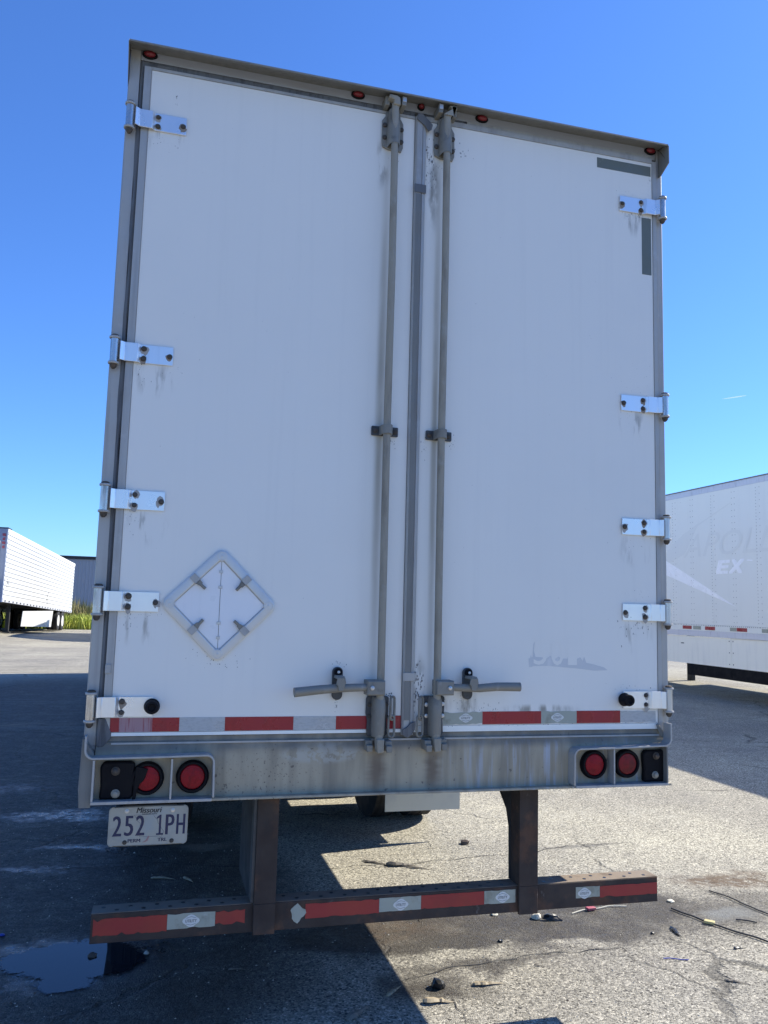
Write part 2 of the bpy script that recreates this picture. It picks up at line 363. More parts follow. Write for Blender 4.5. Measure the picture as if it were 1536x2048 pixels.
# ------------------------------------------------------------------ mesh builder
class MB:
    def __init__(s):
        s.v, s.f, s.mi = [], [], []

    def add(s, vs, fs, m=0):
        b = len(s.v)
        s.v += [tuple(q) for q in vs]
        s.f += [tuple(i + b for i in f) for f in fs]
        s.mi += [m] * len(fs)
        return s

    def box(s, x0, x1, y0, y1, z0, z1, m=0):
        vs = [(x, y, z) for x in (x0, x1) for y in (y0, y1) for z in (z0, z1)]
        return s.add(vs, [(0, 1, 3, 2), (4, 6, 7, 5), (0, 4, 5, 1), (2, 3, 7, 6), (0, 2, 6, 4), (1, 5, 7, 3)], m)

    def cbox(s, x0, x1, y0, y1, z0, z1, c=.003, m=0):
        """box with chamfered edges on the face that looks along -Y"""
        vs = [(x0, y1, z0), (x1, y1, z0), (x1, y1, z1), (x0, y1, z1), (x0, y0 + c, z0), (x1, y0 + c, z0), (x1, y0 + c, z1), (x0, y0 + c, z1),
              (x0 + c, y0, z0 + c), (x1 - c, y0, z0 + c), (x1 - c, y0, z1 - c), (x0 + c, y0, z1 - c)]
        fs = [(0, 3, 2, 1), (8, 9, 10, 11)]
        for i in range(4):
            j = (i + 1) % 4
            fs += [(i, j, 4 + j, 4 + i), (4 + i, 4 + j, 8 + j, 8 + i)]
        return s.add(vs, fs, m)

    def tube(s, path, r, n=12, m=0, caps=True, flat=1.):
        path = [Vector(p) for p in path]
        rs = r if isinstance(r, (list, tuple)) else [r] * len(path)
        b = len(s.v)
        ref = None
        for i, p in enumerate(path):
            a = path[max(i - 1, 0)]
            c = path[min(i + 1, len(path) - 1)]
            d = (c - a).normalized()
            if ref is None:
                ref = Vector((0, 0, 1)) if abs(d.z) < .9 else Vector((1, 0, 0))
            x = d.cross(ref).normalized()
            y = x.cross(d).normalized()
            for k in range(n):
                an = 2 * math.pi * k / n
                s.v.append(tuple(p + x * math.cos(an) * rs[i] + y * math.sin(an) * rs[i] * flat))
        for i in range(len(path) - 1):
            for k in range(n):
                k2 = (k + 1) % n
                s.f.append((b + i * n + k, b + i * n + k2, b + (i + 1) * n + k2, b + (i + 1) * n + k))
                s.mi.append(m)
        if caps:
            s.f.append(tuple(b + k for k in range(n))[::-1])
            s.f.append(tuple(b + (len(path) - 1) * n + k for k in range(n)))
            s.mi += [m, m]
        return s

    def lathe(s, c, axis, prof, n=24, m=0, sx=1., sz=1.):
        """prof: list of (radius, offset along axis); axis in 'x','-y','z'"""
        b = len(s.v)
        for r, o in prof:
            for k in range(n):
                a = 2 * math.pi * k / n
                u, w = math.cos(a) * r * sx, math.sin(a) * r * sz
                if axis == '-y':
                    p = (c[0] + u, c[1] - o, c[2] + w)
                elif axis == 'x':
                    p = (c[0] + o, c[1] + u, c[2] + w)
                else:
                    p = (c[0] + u, c[1] + w, c[2] + o)
                s.v.append(p)
        for i in range(len(prof) - 1):
            for k in range(n):
                k2 = (k + 1) % n
                s.f.append((b + i * n + k, b + i * n + k2, b + (i + 1) * n + k2, b + (i + 1) * n + k))
                s.mi.append(m)
        if prof[0][0] > 1e-6:
            s.f.append(tuple(b + k for k in range(n))[::-1]); s.mi.append(m)
        if prof[-1][0] > 1e-6:
            s.f.append(tuple(b + (len(prof) - 1) * n + k for k in range(n))); s.mi.append(m)
        return s

    def prism(s, poly, axis, a, b, m=0):
        """poly extruded along axis from a to b. axis x: poly=(y,z); y: poly=(x,z); z: poly=(x,y)"""
        def P(p, t):
            return (t, p[0], p[1]) if axis == 'x' else (p[0], t, p[1]) if axis == 'y' else (p[0], p[1], t)
        n = len(poly)
        vs = [P(p, a) for p in poly] + [P(p, b) for p in poly]
        fs = [tuple(range(n))[::-1], tuple(range(n, 2 * n))] + [(i, (i + 1) % n, n + (i + 1) % n, n + i) for i in range(n)]
        return s.add(vs, fs, m)

    def build(s, name, mats, parent=None, bevel=0., smooth=35, kind=None):
        me = bpy.data.meshes.new(name)
        me.from_pydata(s.v, [], s.f)
        if not isinstance(mats, (list, tuple)):
            mats = [mats]
        for m in mats:
            me.materials.append(M[m] if isinstance(m, str) else m)
        me.polygons.foreach_set("material_index", s.mi)
        bm = bmesh.new()
        bm.from_mesh(me)
        bmesh.ops.recalc_face_normals(bm, faces=bm.faces)
        bm.to_mesh(me)
        bm.free()
        me.shade_smooth()
        me.set_sharp_from_angle(angle=math.radians(smooth))
        o = bpy.data.objects.new(name, me)
        COL.objects.link(o)
        if parent:
            o.parent = parent
        if bevel:
            md = o.modifiers.new("bevel", 'BEVEL')
            md.width = bevel
            md.segments = 2
            md.limit_method = 'ANGLE'
            md.angle_limit = math.radians(40)
        if kind:
            o["kind"] = kind
        return o


def thing(name, label, cat, loc=(0, 0, 0), rot=(0, 0, 0), group=None):
    o = bpy.data.objects.new(name, None)
    COL.objects.link(o)
    o.location = loc
    o.rotation_euler = rot
    o.empty_display_size = .2
    tag(o, label, cat, group)
    return o


def tag(o, label, cat, group=None):
    o["label"] = label
    o["category"] = cat
    if group:
        o["group"] = group
    return o


def copy_tree(o, parent=None):
    c = o.copy()
    COL.objects.link(c)
    c.parent = parent
    for ch in [q for q in bpy.data.objects if q.parent == o]:
        copy_tree(ch, c)
    return c


_glyphs = {}


def glyph(ch, res=3):
    """2-D outline of text, normalised to the unit box, as (verts, faces, width/height)"""
    if ch in _glyphs:
        return _glyphs[ch]
    cu = bpy.data.curves.new("tmp", 'FONT')
    cu.body = ch
    cu.resolution_u = res
    cu.fill_mode = 'FRONT'
    ob = bpy.data.objects.new("tmp", cu)
    COL.objects.link(ob)
    dg = bpy.context.evaluated_depsgraph_get()
    dg.update()
    me = bpy.data.meshes.new_from_object(ob.evaluated_get(dg))
    vs = np.array([v.co[:2] for v in me.vertices])
    fs = [tuple(p.vertices) for p in me.polygons]
    bpy.data.objects.remove(ob)
    bpy.data.curves.remove(cu)
    bpy.data.meshes.remove(me)
    lo, hi = vs.min(0), vs.max(0)
    vs = (vs - lo) / (hi - lo)
    _glyphs[ch] = (vs, fs)
    return _glyphs[ch]


def put_text(mb, ch, x0, z0, w, h, y, m=0, shear=0., bold=0.):
    vs, fs = glyph(ch)
    mb.add([(x0 + p[0] * w + p[1] * shear * h, y, z0 + p[1] * h) for p in vs], fs, m)
    if bold:
        mb.add([(x0 + bold + p[0] * w + p[1] * shear * h, y - .0002, z0 + p[1] * h) for p in vs], fs, m)


def round_rect(x0, x1, z0, z1, r, n=5):
    out = []
    for cx, cz, a0 in ((x1 - r, z1 - r, 0), (x0 + r, z1 - r, 90), (x0 + r, z0 + r, 180), (x1 - r, z0 + r, 270)):
        for k in range(n + 1):
            a = math.radians(a0 + 90 * k / n)
            out.append((cx + r * math.cos(a), cz + r * math.sin(a)))
    return out


# ------------------------------------------------------------------ ground
def gz(x, y):
    s = max(0., min(x, 13.) - 1.5)
    return .020 * s * s / (s + .6) + .30 * math.exp(-((x + 8.6) / 2.6) ** 2 - ((y - 34.) / 5.5) ** 2)


xs = np.unique(np.concatenate([np.linspace(-300, -20, 15), np.arange(-20, 20.1, .5), np.linspace(20, 300, 15)]))
ys = np.unique(np.concatenate([np.linspace(-120, -6, 12), np.arange(-6, 60.1, .6), np.linspace(60, 600, 20)]))
vs = [(x, y, gz(x, y)) for y in ys for x in xs]
nx = len(xs)
fs = [(j * nx + i, j * nx + i + 1, (j + 1) * nx + i + 1, (j + 1) * nx + i) for j in range(len(ys) - 1) for i in range(nx - 1)]
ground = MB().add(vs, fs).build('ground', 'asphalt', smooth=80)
ground["kind"] = 'structure'


def crack(pts, w=.010, name='crack', m='crack', jit=.03, step=.05):
    """thin jagged dark joint lying on the asphalt"""
    P = [Vector((a, b, 0)) for a, b in pts]
    path = []
    for a, b in zip(P[:-1], P[1:]):
        n = max(2, int((b - a).length / step))
        for k in range(n):
            q = a.lerp(b, k / n)
            j = mnoise.noise_vector(q * 3.1) * jit * 2.2 + mnoise.noise_vector(q * 17.) * jit
            path.append(q + Vector((j.x, j.y, 0)))
    path.append(P[-1])
    vs_, fs_ = [], []
    for i, q in enumerate(path):
        d = (path[min(i + 1, len(path) - 1)] - path[max(i - 1, 0)]).normalized()
        nrm = Vector((-d.y, d.x, 0))
        e = min(1., min(i, len(path) - 1 - i) / 3)
        ww = w * .7 * (.25 + .9 * abs(mnoise.noise(q * 7.3))) * (.2 + .8 * e)
        for sgn in (-1, 1):
            v = q + nrm * ww * sgn
            vs_.append((v.x, v.y, gz(v.x, v.y) + .0035))
    for i in range(len(path) - 1):
        fs_.append((2 * i, 2 * i + 1, 2 * i + 3, 2 * i + 2))
    return MB().add(vs_, fs_).build(name, m, ground)


crack([(-.6, 2.17), (.02, 2.19), (.31, 2.24), (.67, 2.26), (.97, 2.27), (1.56, 2.30), (2.07, 2.44), (2.6, 2.43)], .009)
crack([(.15, 2.48), (.59, 2.49), (.95, 2.44), (1.11, 2.45)], .004)
crack([(1.05, 2.86), (1.03, 2.53), (.97, 2.46)], .006)
crack([(.15, .55), (.28, .57), (.45, .62), (.66, .61), (1.03, .67), (1.44, .67)], .010)
crack([(.67, .80), (.66, .58)], .006)
crack([(.36, .37), (.34, .21), (.31, .02)], .007)
crack([(1.2, .62), (1.4, .57), (1.53, .41), (1.58, .2), (1.59, .0)], .006)
crack([(-2.6, 2.52), (-1.95, 2.55), (-1.68, 2.57), (-1.24, 2.55), (-.91, 2.54), (-.52, 2.40), (-.1, 2.3)], .014)
crack([(-12, 22.4), (-5.57, 23.28), (-3.07, 23.67), (-1, 23.9)], .05, step=.3)
crack([(-12, 18.8), (-4.91, 19.5), (-2.77, 19.87), (-1, 20)], .05, step=.3)
crack([(-6, 8.1), (-2.91, 8.06), (-1.92, 8.05), (-1.2, 8.1)], .022, step=.15)
crack([(6.2, 8.25), (6.95, 8.22), (8.73, 8.19), (9.5, 8.2)], .022, step=.15)
crack([(7.2, 12.9), (10.16, 12.8), (12.42, 12.55)], .03, step=.2)
crack([(-2.63, 7.69), (-2.50, 7.33), (-2.56, 6.9), (-2.40, 6.52)], .012)

# puddle
poly = [(-1.38 + .60 * math.cos(a), 1.04 + .50 * math.sin(a), .004) for a in np.linspace(0, 2 * math.pi, 48, endpoint=False)]
bm = bmesh.new()
bm.faces.new([bm.verts.new(q) for q in poly])
bmesh.ops.triangulate(bm, faces=bm.faces)
me = bpy.data.meshes.new('puddle')
bm.to_mesh(me)
bm.free()
me.materials.append(M['water'])
puddle = bpy.data.objects.new('puddle', me)
COL.objects.link(puddle)
puddle["kind"] = 'structure'

# ------------------------------------------------------------------ main trailer
LEN = 18.0
T = thing('semi_trailer', 'large white trailer seen square from behind, closed double doors and lock rods', 'trailer')

for s in (-1, 1):
    mb = MB()
    x0, x1 = sorted((s * 1.262, s * 1.292))
    mb.box(x0, x1, .12, LEN, 1.12, 4.06)
    mb.build('side_wall', 'side_white', T)
    x0, x1 = sorted((s * 1.24, s * 1.297))
    MB().box(x0, x1, .16, LEN - .01, 1.0, 1.118).build('bottom_rail', 'alu', T)
    MB().box(x0, x1, .12, LEN - .01, 4.062, 4.128).build('top_rail', 'alu', T)
MB().box(-1.238, 1.238, .13, LEN - .02, 4.07, 4.10).build('roof', 'side_white', T)
MB().box(-1.26, 1.26, LEN - .05, LEN + .03, 1.02, 4.05).build('front_wall', 'side_white', T)
mb = MB()
mb.box(-1.238, 1.238, .2, LEN - .06, 1.13, 1.2)
for k in range(40):
    mb.box(-1.236, 1.236, .4 + k * .43, .46 + k * .43, 1.02, 1.128)
for s in (-.5, .5):
    mb.box(s - .06, s + .06, .9, 6.5, .80, 1.018)
mb.build('floor_frame', 'under', T)

# corner posts with gasket and door edging
for s in (-1, 1):
    mb = MB()
    if s < 0:
        mb.prism([(-1.295, 0), (-1.252, 0), (-1.252, .15), (-1.295, .15)], 'z', 1.21, 4.135)
        mb.prism([(-1.299, .02), (-1.2955, .004), (-1.2955, .14), (-1.299, .13)], 'z', 1.24, 3.98)
    else:
        mb.prism([(1.264, 0), (1.295, 0), (1.295, .15), (1.264, .15)], 'z', 1.21, 4.135)
        mb.prism([(1.2955, .004), (1.299, .02), (1.299, .13), (1.2955, .14)], 'z', 1.24, 3.95)
    mb.build('corner_post', 'alu', T, bevel=.003)
# header and rain hood
mb = MB()
mb.box(-1.251, 1.263, .002, .11, 4.086, 4.136)
mb.build('header', 'alu_cool', T, bevel=.002)
mb = MB()
mb.prism([(.12, 4.150), (-.093, 4.106), (-.095, 4.098), (-.090, 4.097), (-.006, 4.1355), (.12, 4.138)], 'x', -1.297, 1.2735)
mb.prism([(.0, 4.137), (-.092, 4.099), (-.092, 4.01), (-.02, 3.975), (-.002, 3.975), (-.002, 4.137)], 'x', 1.2738, 1.2795)
mb.prism([(.0, 4.137), (-.092, 4.099), (-.06, 4.06), (-.012, 3.99), (.03, 3.955), (.03, 4.137)], 'x', -1.2995, -1.2972)
mb.build('rain_hood', 'alu_dark', T, bevel=.0015)

# markers
for x, rx, rz in ((-1.216, .031, .019), (-.294, .031, .019), (.010, .017, .017), (.315, .031, .019), (1.231, .031, .019)):
    o = MB().lathe((x, .002, 4.112), '-y', [(1., 0), (1., .006), (.85, .010)], 20, sx=rx * 1.05, sz=rz * 1.0).build('marker_light', 'rubber', T)
    MB().lathe((x, -.006, 4.112), '-y', [(1., 0), (.95, .006), (.7, .012), (.3, .015), (0, .0155)], 20, sx=rx * .80, sz=rz * .72).build('lens', 'marker', o)


# doors
def wavy_strip(pts0, pts1):
    pass


DZ0, DZ1 = 1.262, 4.040
doorL = MB().cbox(-1.2035, -.0205, -.010, .06, DZ0, DZ1, .002).build('door', 'door', T)
doorR = MB().cbox(.034, 1.2330, -.010, .06, DZ0 + .012, DZ1, .002).build('door', 'door', T)
# edging (aluminium) round each door, butted
MB().box(-1.2335, -1.2040, -.013, .055, DZ0 - .02, DZ1 + .012).build('door_edging', 'alu', doorL)
MB().box(-1.2036, -.0205, -.0125, .055, DZ1 + .0006, DZ1 + .013).build('door_edging', 'alu', doorL)
MB().box(1.2335, 1.2555, -.013, .055, DZ0 - .02, DZ1 + .012).build('door_edging', 'alu', doorR)
MB().box(.034, 1.2332, -.0125, .055, DZ1 + .0006, DZ1 + .024).build('door_edging', 'alu', doorR)
MB().box(-1.2035, -.0205, -.011, .055, DZ0 - .014, DZ0 - .001).build('door_edging', 'side_white', doorL)


MB().box(.034, 1.2332, -.0105, .055, 1.2475, DZ0 + .011).build('door_edging', 'side_white', doorR)


def gasket(name, pts, wid, m, parent, y=-.004, th=.03, wob=.004, horiz=False):
    """soft uneven rubber strip following a line"""
    mb = MB()
    (ax, az), (bx, bz) = pts
    n = 60
    vs, fs_ = [], []
    for i in range(n + 1):
        k = i / n
        x, z = ax + (bx - ax) * k, az + (bz - az) * k
        w0 = mnoise.noise((k * 14, ax * 3, 0)) * wob
        w1 = mnoise.noise((k * 11, ax * 3, 7)) * wob
        bul = .006 + .004 * mnoise.noise((k * 9, 3, ax))
        prof = [(-wid / 2 + w0, th), (-wid / 2 + w0, 0), (0, -bul), (wid / 2 + w1, 0), (wid / 2 + w1, th)]
        for u, d in prof:
            vs.append((x, y + d, z + u) if horiz else (x + u, y + d, z))
    for i in range(n):
        for j in range(4):
            fs_.append((i * 5 + j, i * 5 + j + 1, (i + 1) * 5 + j + 1, (i + 1) * 5 + j))
    mb.add(vs, fs_)
    return mb.build(name, m, parent, smooth=50)


gasket('door_gasket', ((-1.243, 1.25), (-1.243, 4.075)), .019, 'gasket', doorL, y=.0, wob=.007)
gasket('door_gasket', ((-1.235, 4.069), (-.02, 4.069)), .030, 'gasket', doorL, y=.002, horiz=True)
gasket('door_gasket', ((1.260, 1.25), (1.260, 4.05)), .0075, 'gasket', doorR, y=.006, wob=.002)
gasket('door_gasket', ((.03, 4.074), (.24, 4.072)), .020, 'gasket', doorR, y=.002, horiz=True)
MB().box(.24, 1.2555, -.004, .04, 4.0655, 4.084).build('door_gasket', 'alu', doorR)
# end piece of the left gasket over the sill
mb = MB()
mb.prism([(-1.252, 1.245), (-1.252, 1.215), (-1.243, 1.206), (-1.225, 1.208), (-1.198, 1.240), (-1.197, 1.26), (-1.222, 1.318), (-1.250, 1.318)], 'y', -.016, .004)
mb.build('gasket_end', 'gasket', doorL, bevel=.004)
MB().box(-1.235, -1.213, -.0185, -.014, 1.49, 1.525).build('gasket_patch', 'alu', doorL, bevel=.001)

# centre seal between the doors
mb = MB()
mb.prism([(-.0195, .03), (-.0195, -.018), (-.012, -.026), (.012, -.026), (.0135, -.021), (.0155, -.021), (.017, -.025), (.031, -.022), (.033, -.016), (.033, .03)], 'z', 1.238, 4.052)
seal = mb.build('centre_seal', ['alu'], T, bevel=.0)
MB().box(-.021, .0345, -.031, -.0262, 3.675, 3.715).build('seal_clip', 'gasket', seal, bevel=.001)
MB().box(-.021, .0345, -.031, -.0262, 1.465, 1.50).build('seal_clip', 'alu', seal, bevel=.001)
MB().prism([(-.012, 4.06), (.012, 4.06), (.060, 4.015), (.055, 3.992), (.040, 3.978), (.022, 4.005), (-.018, 4.03)], 'y', -.034, -.0275).build('torn_flap', 'gasket', seal, bevel=.002)
MB().prism([(-.021, 1.262), (-.018, 1.24), (.002, 1.226), (.022, 1.240), (.036, 1.262), (.036, 1.296), (.018, 1.290), (-.0, 1.272)], 'y', -.036, -.027).build('torn_flap', 'gasket', seal, bevel=.002)
MB().box(-.0125, .012, -.0285, -.0266, 1.3, 3.67).build('seal_lip', 'alu_dark', seal)


# hinges
def hinge(sx, z, bumper=False):
    X = (lambda a: sx * a)
    h = .039
    prof = [(1.262, -.026), (1.255, -.045), (1.245, -.0375), (1.238, -.031), (1.188, -.031), (1.176, -.018), (1.047, -.018)]
    th = .005
    back = [(a - .0005, y + th) for a, y in prof]
    poly = [(X(a), y) for a, y in prof] + [(X(a), y) for a, y in back[::-1]]
    mb = MB()
    mb.prism(poly, 'z', z - h, z + h)
    o = mb.build('hinge', 'hinge', T, bevel=.001, smooth=25)
    xb = X(1.279)
    mb = MB()
    mb.lathe((xb, -.028, z), 'z', [(.0165, -.048), (.0165, .048)], 20)
    mb.build('knuckle', 'knuckle', o)
    for dz in (.0485, -.0575):
        MB().lathe((xb, -.028, z + dz), 'z', [(.0215, 0), (.0225, .002), (.0225, .007), (.0215, .009)], 20).build('washer', 'alu', o)
    MB().lathe((xb, -.028, z + .0576), 'z', [(.016, 0), (.016, .006), (.010, .009)], 12).build('pin_head', 'bolt', o)
    MB().lathe((xb, -.028, z - .0577), 'z', [(.015, 0), (.013, -.012), (.006, -.02)], 8).build('pin_nut', 'bolt', o)
    for bx, bz in ((1.164, .021), (1.164, -.021), (1.060, -.002)):
        if bumper and bx < 1.1:
            continue
        st = MB()
        for _ in range(3):
            k = random.randint(7, 10)
            a_ = random.uniform(.010, .017)
            ox, oz = random.gauss(0, .004), random.gauss(-.003, .005)
            dr = random.uniform(1., 2.2)
            st.add([(X(bx) + ox + a_ * math.cos(6.283 * q / k) * random.uniform(.6, 1.15), -.01815 - .0002 * _, z + bz + oz + a_ * math.sin(6.283 * q / k) * random.uniform(.6, 1.1) * (dr if math.sin(6.283 * q / k) < -.3 else 1)) for q in range(k)], [tuple(range(k))])
        st.build('bolt_stain', random.choice(['stain_a', 'stain_b', 'stain_b']), o, kind='stuff')
        r = .0092 * random.uniform(.88, 1.1)
        MB().lathe((X(bx), -.0182, z + bz), '-y', [(r * 1.25, 0), (r * 1.25, .0015), (r, .0018), (r, .006), (r * .7, .0085), (0, .009)], 10).build('bolt', 'bolt', o)
    if bumper:
        MB().lathe((X(1.050), -.0182, z + .002), '-y', [(.030, 0), (.031, .004), (.027, .012), (.026, .045), (.024, .050), (.015, .051), (.012, .044), (.0, .043)], 24).build('rubber_bumper', 'rubber', o)
    return o


for z in (3.804, 2.786, 2.179, 1.772):
    hinge(-1, z)
hinge(-1, 1.361, True)
for z in (3.799, 2.787, 2.187, 1.784):
    hinge(1, z)
hinge(1, 1.381, True)


# lock rods
def lock_rod(x, s):
    """s=+1: handle swings to +x, s=-1: to -x"""
    Y = -.062
    rod = MB().tube([(x - .0015, Y, 1.19), (x, Y, 1.5), (x - .0018, Y + .002, 2.5), (x + .001, Y, 3.3), (x + (-.002), Y, 4.06)], .0163, 20).build('lock_rod', 'galv', T)
    # upper bearing housing
    mb = MB()
    bp = [(x - .048, 3.872), (x - .052, 3.90), (x - .052, 4.0), (x - .036, 4.025), (x - .036, 4.045), (x + .032, 4.045), (x + .034, 4.02), (x + .048, 3.995), (x + .049, 3.88), (x + .040, 3.858), (x + .025, 3.862), (x - .02, 3.862)]
    mb.prism(bp, 'y', -.024, -.0125)
    mb.build('bearing_plate', 'galv_grey', rod, bevel=.002)
    mb = MB()
    n = 14
    for z0, r0 in ():
        pass
    ring = []
    for z, r, yy in ((3.868, .026, .012), (3.885, .030, .006), (3.95, .030, .004), (4.01, .028, 0), (4.045, .024, 0)):
        ring.append([(x - .001 + r * math.cos(math.pi * k / n), -.024 - (.020 + r + yy) * math.sin(math.pi * k / n) ** .8, z) for k in range(n + 1)])
    vs_, fs_ = [q for rr in ring for q in rr], []
    for i in range(len(ring) - 1):
        for k in range(n):
            fs_.append((i * (n + 1) + k, i * (n + 1) + k + 1, (i + 1) * (n + 1) + k + 1, (i + 1) * (n + 1) + k))
    fs_.append(tuple(range((len(ring) - 1) * (n + 1), len(ring) * (n + 1))))
    mb.add(vs_, fs_)
    mb.build('bearing_housing', 'galv_grey', rod, smooth=60)
    for bx, bz in ((-.041, 3.915), (-.041, 3.975), (.039, 3.905), (.039, 3.965)):
        MB().lathe((x + bx, -.024, bz), '-y', [(.011, 0), (.010, .006), (0, .009)], 10).build('bolt', 'bolt', rod)
    # upper cam and keeper lugs on the header
    mb = MB()
    mb.prism([(x - .017, 4.048), (x + .017, 4.048), (x + .014, 4.085), (x - .0 + s * .0, 4.092), (x + s * .036, 4.094), (x + s * .038, 4.078), (x + s * .012, 4.070)], 'y', -.085, -.045)
    mb.build('cam', 'galv', rod, bevel=.004)
    for dx in (-.038, .036):
        mb = MB()
        mb.prism([(x + dx - .012, 4.055), (x + dx + .010, 4.055), (x + dx + .012, 4.098), (x + dx - .011, 4.100)], 'y', -.058 if dx * s > 0 else -.076, .001)
        mb.build('cam_keeper', ['galv_grey'], rod, bevel=.003)
    MB().box(x - s * .037 - .009, x - s * .037 + .009, -.0785, -.0762, 4.072, 4.096).build('keeper_face', 'zinc', rod, bevel=.001)
    # middle guide bracket
    mb = MB()
    zc = 2.546
    mb.prism(round_rect(x - .061, x + .060, zc - .021, zc + .021, .004, 2), 'y', -.021, -.0125)
    mb.build('guide_bracket', 'dark_steel', rod, bevel=.001)
    arc = [(x + .027 * math.cos(a), -.021 - .066 * math.sin(a) ** .7) for a in np.linspace(0, math.pi, 13)]
    inner = [(x + .020 * math.cos(a), -.021 - .058 * math.sin(a) ** .7) for a in np.linspace(0, math.pi, 13)]
    MB().prism(arc + inner[::-1], 'z', zc - .020, zc + .020).build('guide_strap', 'galv_grey', rod)
    for bx in (-.045, .045):
        MB().lathe((x + bx, -.021, zc), '-y', [(.012, 0), (.011, .006), (0, .009)], 10).build('bolt', 'bolt', rod)
    # handle hub, handle and hasp
    hx = x + s * .045
    MB().cbox(min(x - s * .012, hx + s * .020), max(x - s * .012, hx + s * .020), -.098, -.030, 1.411, 1.472, .005).build('handle_hub', 'galv_grey', rod, bevel=.001)
    MB().lathe((hx, -.0985, 1.442), '-y', [(.010, 0), (.0085, .006), (0, .009)], 12).build('bolt', 'zinc', rod)
    L = .335
    pth = [(hx + s * .010, -.075, 1.443), (hx + s * .06, -.080, 1.442), (hx + s * .14, -.082, 1.440), (hx + s * .22, -.086, 1.434 if s < 0 else 1.447), (hx + s * (L - .01), -.095, 1.424 if s < 0 else 1.447)]
    hd = MB().tube(pth, [.014, .0155, .0165, .0175, .0185], 16, flat=1.05).build('handle', 'galv_grey', rod)
    ax = x + s * (.178 if s < 0 else .153)
    mb = MB()
    mb.prism(round_rect(ax - .022, ax + .022, 1.386, 1.522, .0215, 8), 'y', -.030, -.0125)
    mb.build('hasp', 'dark_steel', rod, bevel=.003)
    MB().lathe((ax, -.030, 1.502), '-y', [(.017, 0), (.016, .012), (.008, .013), (.0078, .016), (0, .017)], 16).build('hasp_pivot', 'rubber', rod)
    MB().lathe((ax, -.044, 1.502), '-y', [(.007, 0), (.006, .004), (0, .005)], 10).build('bolt', 'zinc', rod)
    mb = MB()
    mb.prism([(ax - .016, 1.484), (ax + .016, 1.484), (ax + .020, 1.462), (ax + .016, 1.455), (ax + .010, 1.43), (ax - .010, 1.43), (ax - .014, 1.452), (ax - .021, 1.456)], 'y', -.106, -.098)
    mb.prism([(ax - .014, 1.490), (ax + .014, 1.490), (ax + .018, 1.478), (ax - .018, 1.478)], 'y', -.100, -.030)
    mb.build('latch', 'galv_grey', rod, bevel=.002)
    # lower bearing
    mb = MB()
    mb.prism([(x - .050, 1.39), (x - .044, 1.402), (x + .040, 1.402), (x + .048, 1.394), (x + .046, 1.33), (x + .040, 1.30), (x + .043, 1.245), (x + .036, 1.236), (x - .042, 1.236), (x - .046, 1.26), (x - .044, 1.30), (x - .051, 1.33)], 'y', -.026, -.0125)
    mb.build('bearing_plate', 'dark_steel', rod, bevel=.002)
    ring = []
    for z, r, yy in ((1.236, .024, 0), (1.25, .027, 0), (1.31, .027, .004), (1.35, .029, .006), (1.385, .028, 0), (1.400, .024, 0)):
        ring.append([(x - .001 + r * math.cos(math.pi * k / n), -.026 - (.026 + r + yy) * math.sin(math.pi * k / n) ** .7, z) for k in range(n + 1)])
    vs_, fs_ = [q for rr in ring for q in rr], []
    for i in range(len(ring) - 1):
        for k in range(n):
            fs_.append((i * (n + 1) + k, i * (n + 1) + k + 1, (i + 1) * (n + 1) + k + 1, (i + 1) * (n + 1) + k))
    fs_.append(tuple(range((len(ring) - 1) * (n + 1), len(ring) * (n + 1))))
    fs_.append(tuple(range(n + 1)))
    MB().add(vs_, fs_).build('bearing_housing', 'galv_grey', rod, smooth=60)
    for bx, bz in ((-.036, 1.365), (-.036, 1.318), (.038, 1.368), (.038, 1.318)):
        MB().lathe((x + bx, -.026, bz), '-y', [(.0095, 0), (.0085, .005), (0, .007)], 10).build('bolt', 'zinc' if s > 0 else 'bolt', rod)
    # lower cam and keeper on the sill
    mb = MB()
    mb.prism([(x - .017, 1.232), (x + .017, 1.232), (x + .016, 1.176), (x - .012, 1.174)], 'y', -.086, -.040)
    mb.build('cam', 'galv', rod, bevel=.004)
    for dx in (-.038, .039):
        mb = MB()
        near = dx * s < 0
        mb.prism([(x + dx - .016, 1.222), (x + dx + .015, 1.222), (x + dx + .013, 1.182), (x + dx - .014, 1.180)], 'y', -.072 if near else -.045, -.0155)
        mb.prism([(x + dx - .014, 1.205), (x + dx + .013, 1.205), (x + dx + .012, 1.176), (x + dx - .012, 1.176)], 'y', -.088 if near else -.062, -.0725 if near else -.0455)
        mb.build('cam_keeper', 'galv_grey', rod, bevel=.003)
    # chain
    cx = x + (-s) * .062
    ch = None
    def link(cx, zc, hw, hh, tilt):
        path = []
        for k in range(17):
            a = 2 * math.pi * k / 16
            u = hw * math.cos(a)
            w = (hh - hw) * (1 if math.sin(a) > 0.01 else -1 if math.sin(a) < -.01 else 0) + hw * math.sin(a)
            path.append((cx + u * math.cos(tilt), -.036 + u * math.sin(tilt), zc + w))
        return MB().tube(path, .0054, 8, caps=False)
    link(cx, 1.352, .012, .048, .5).build('chain_link', 'galv_grey', rod)
    link(cx - .004, 1.277, .014, .044, .1).build('chain_link', 'galv_grey', rod)
    return rod


lock_rod(-.128, -1)
lock_rod(.123, 1)

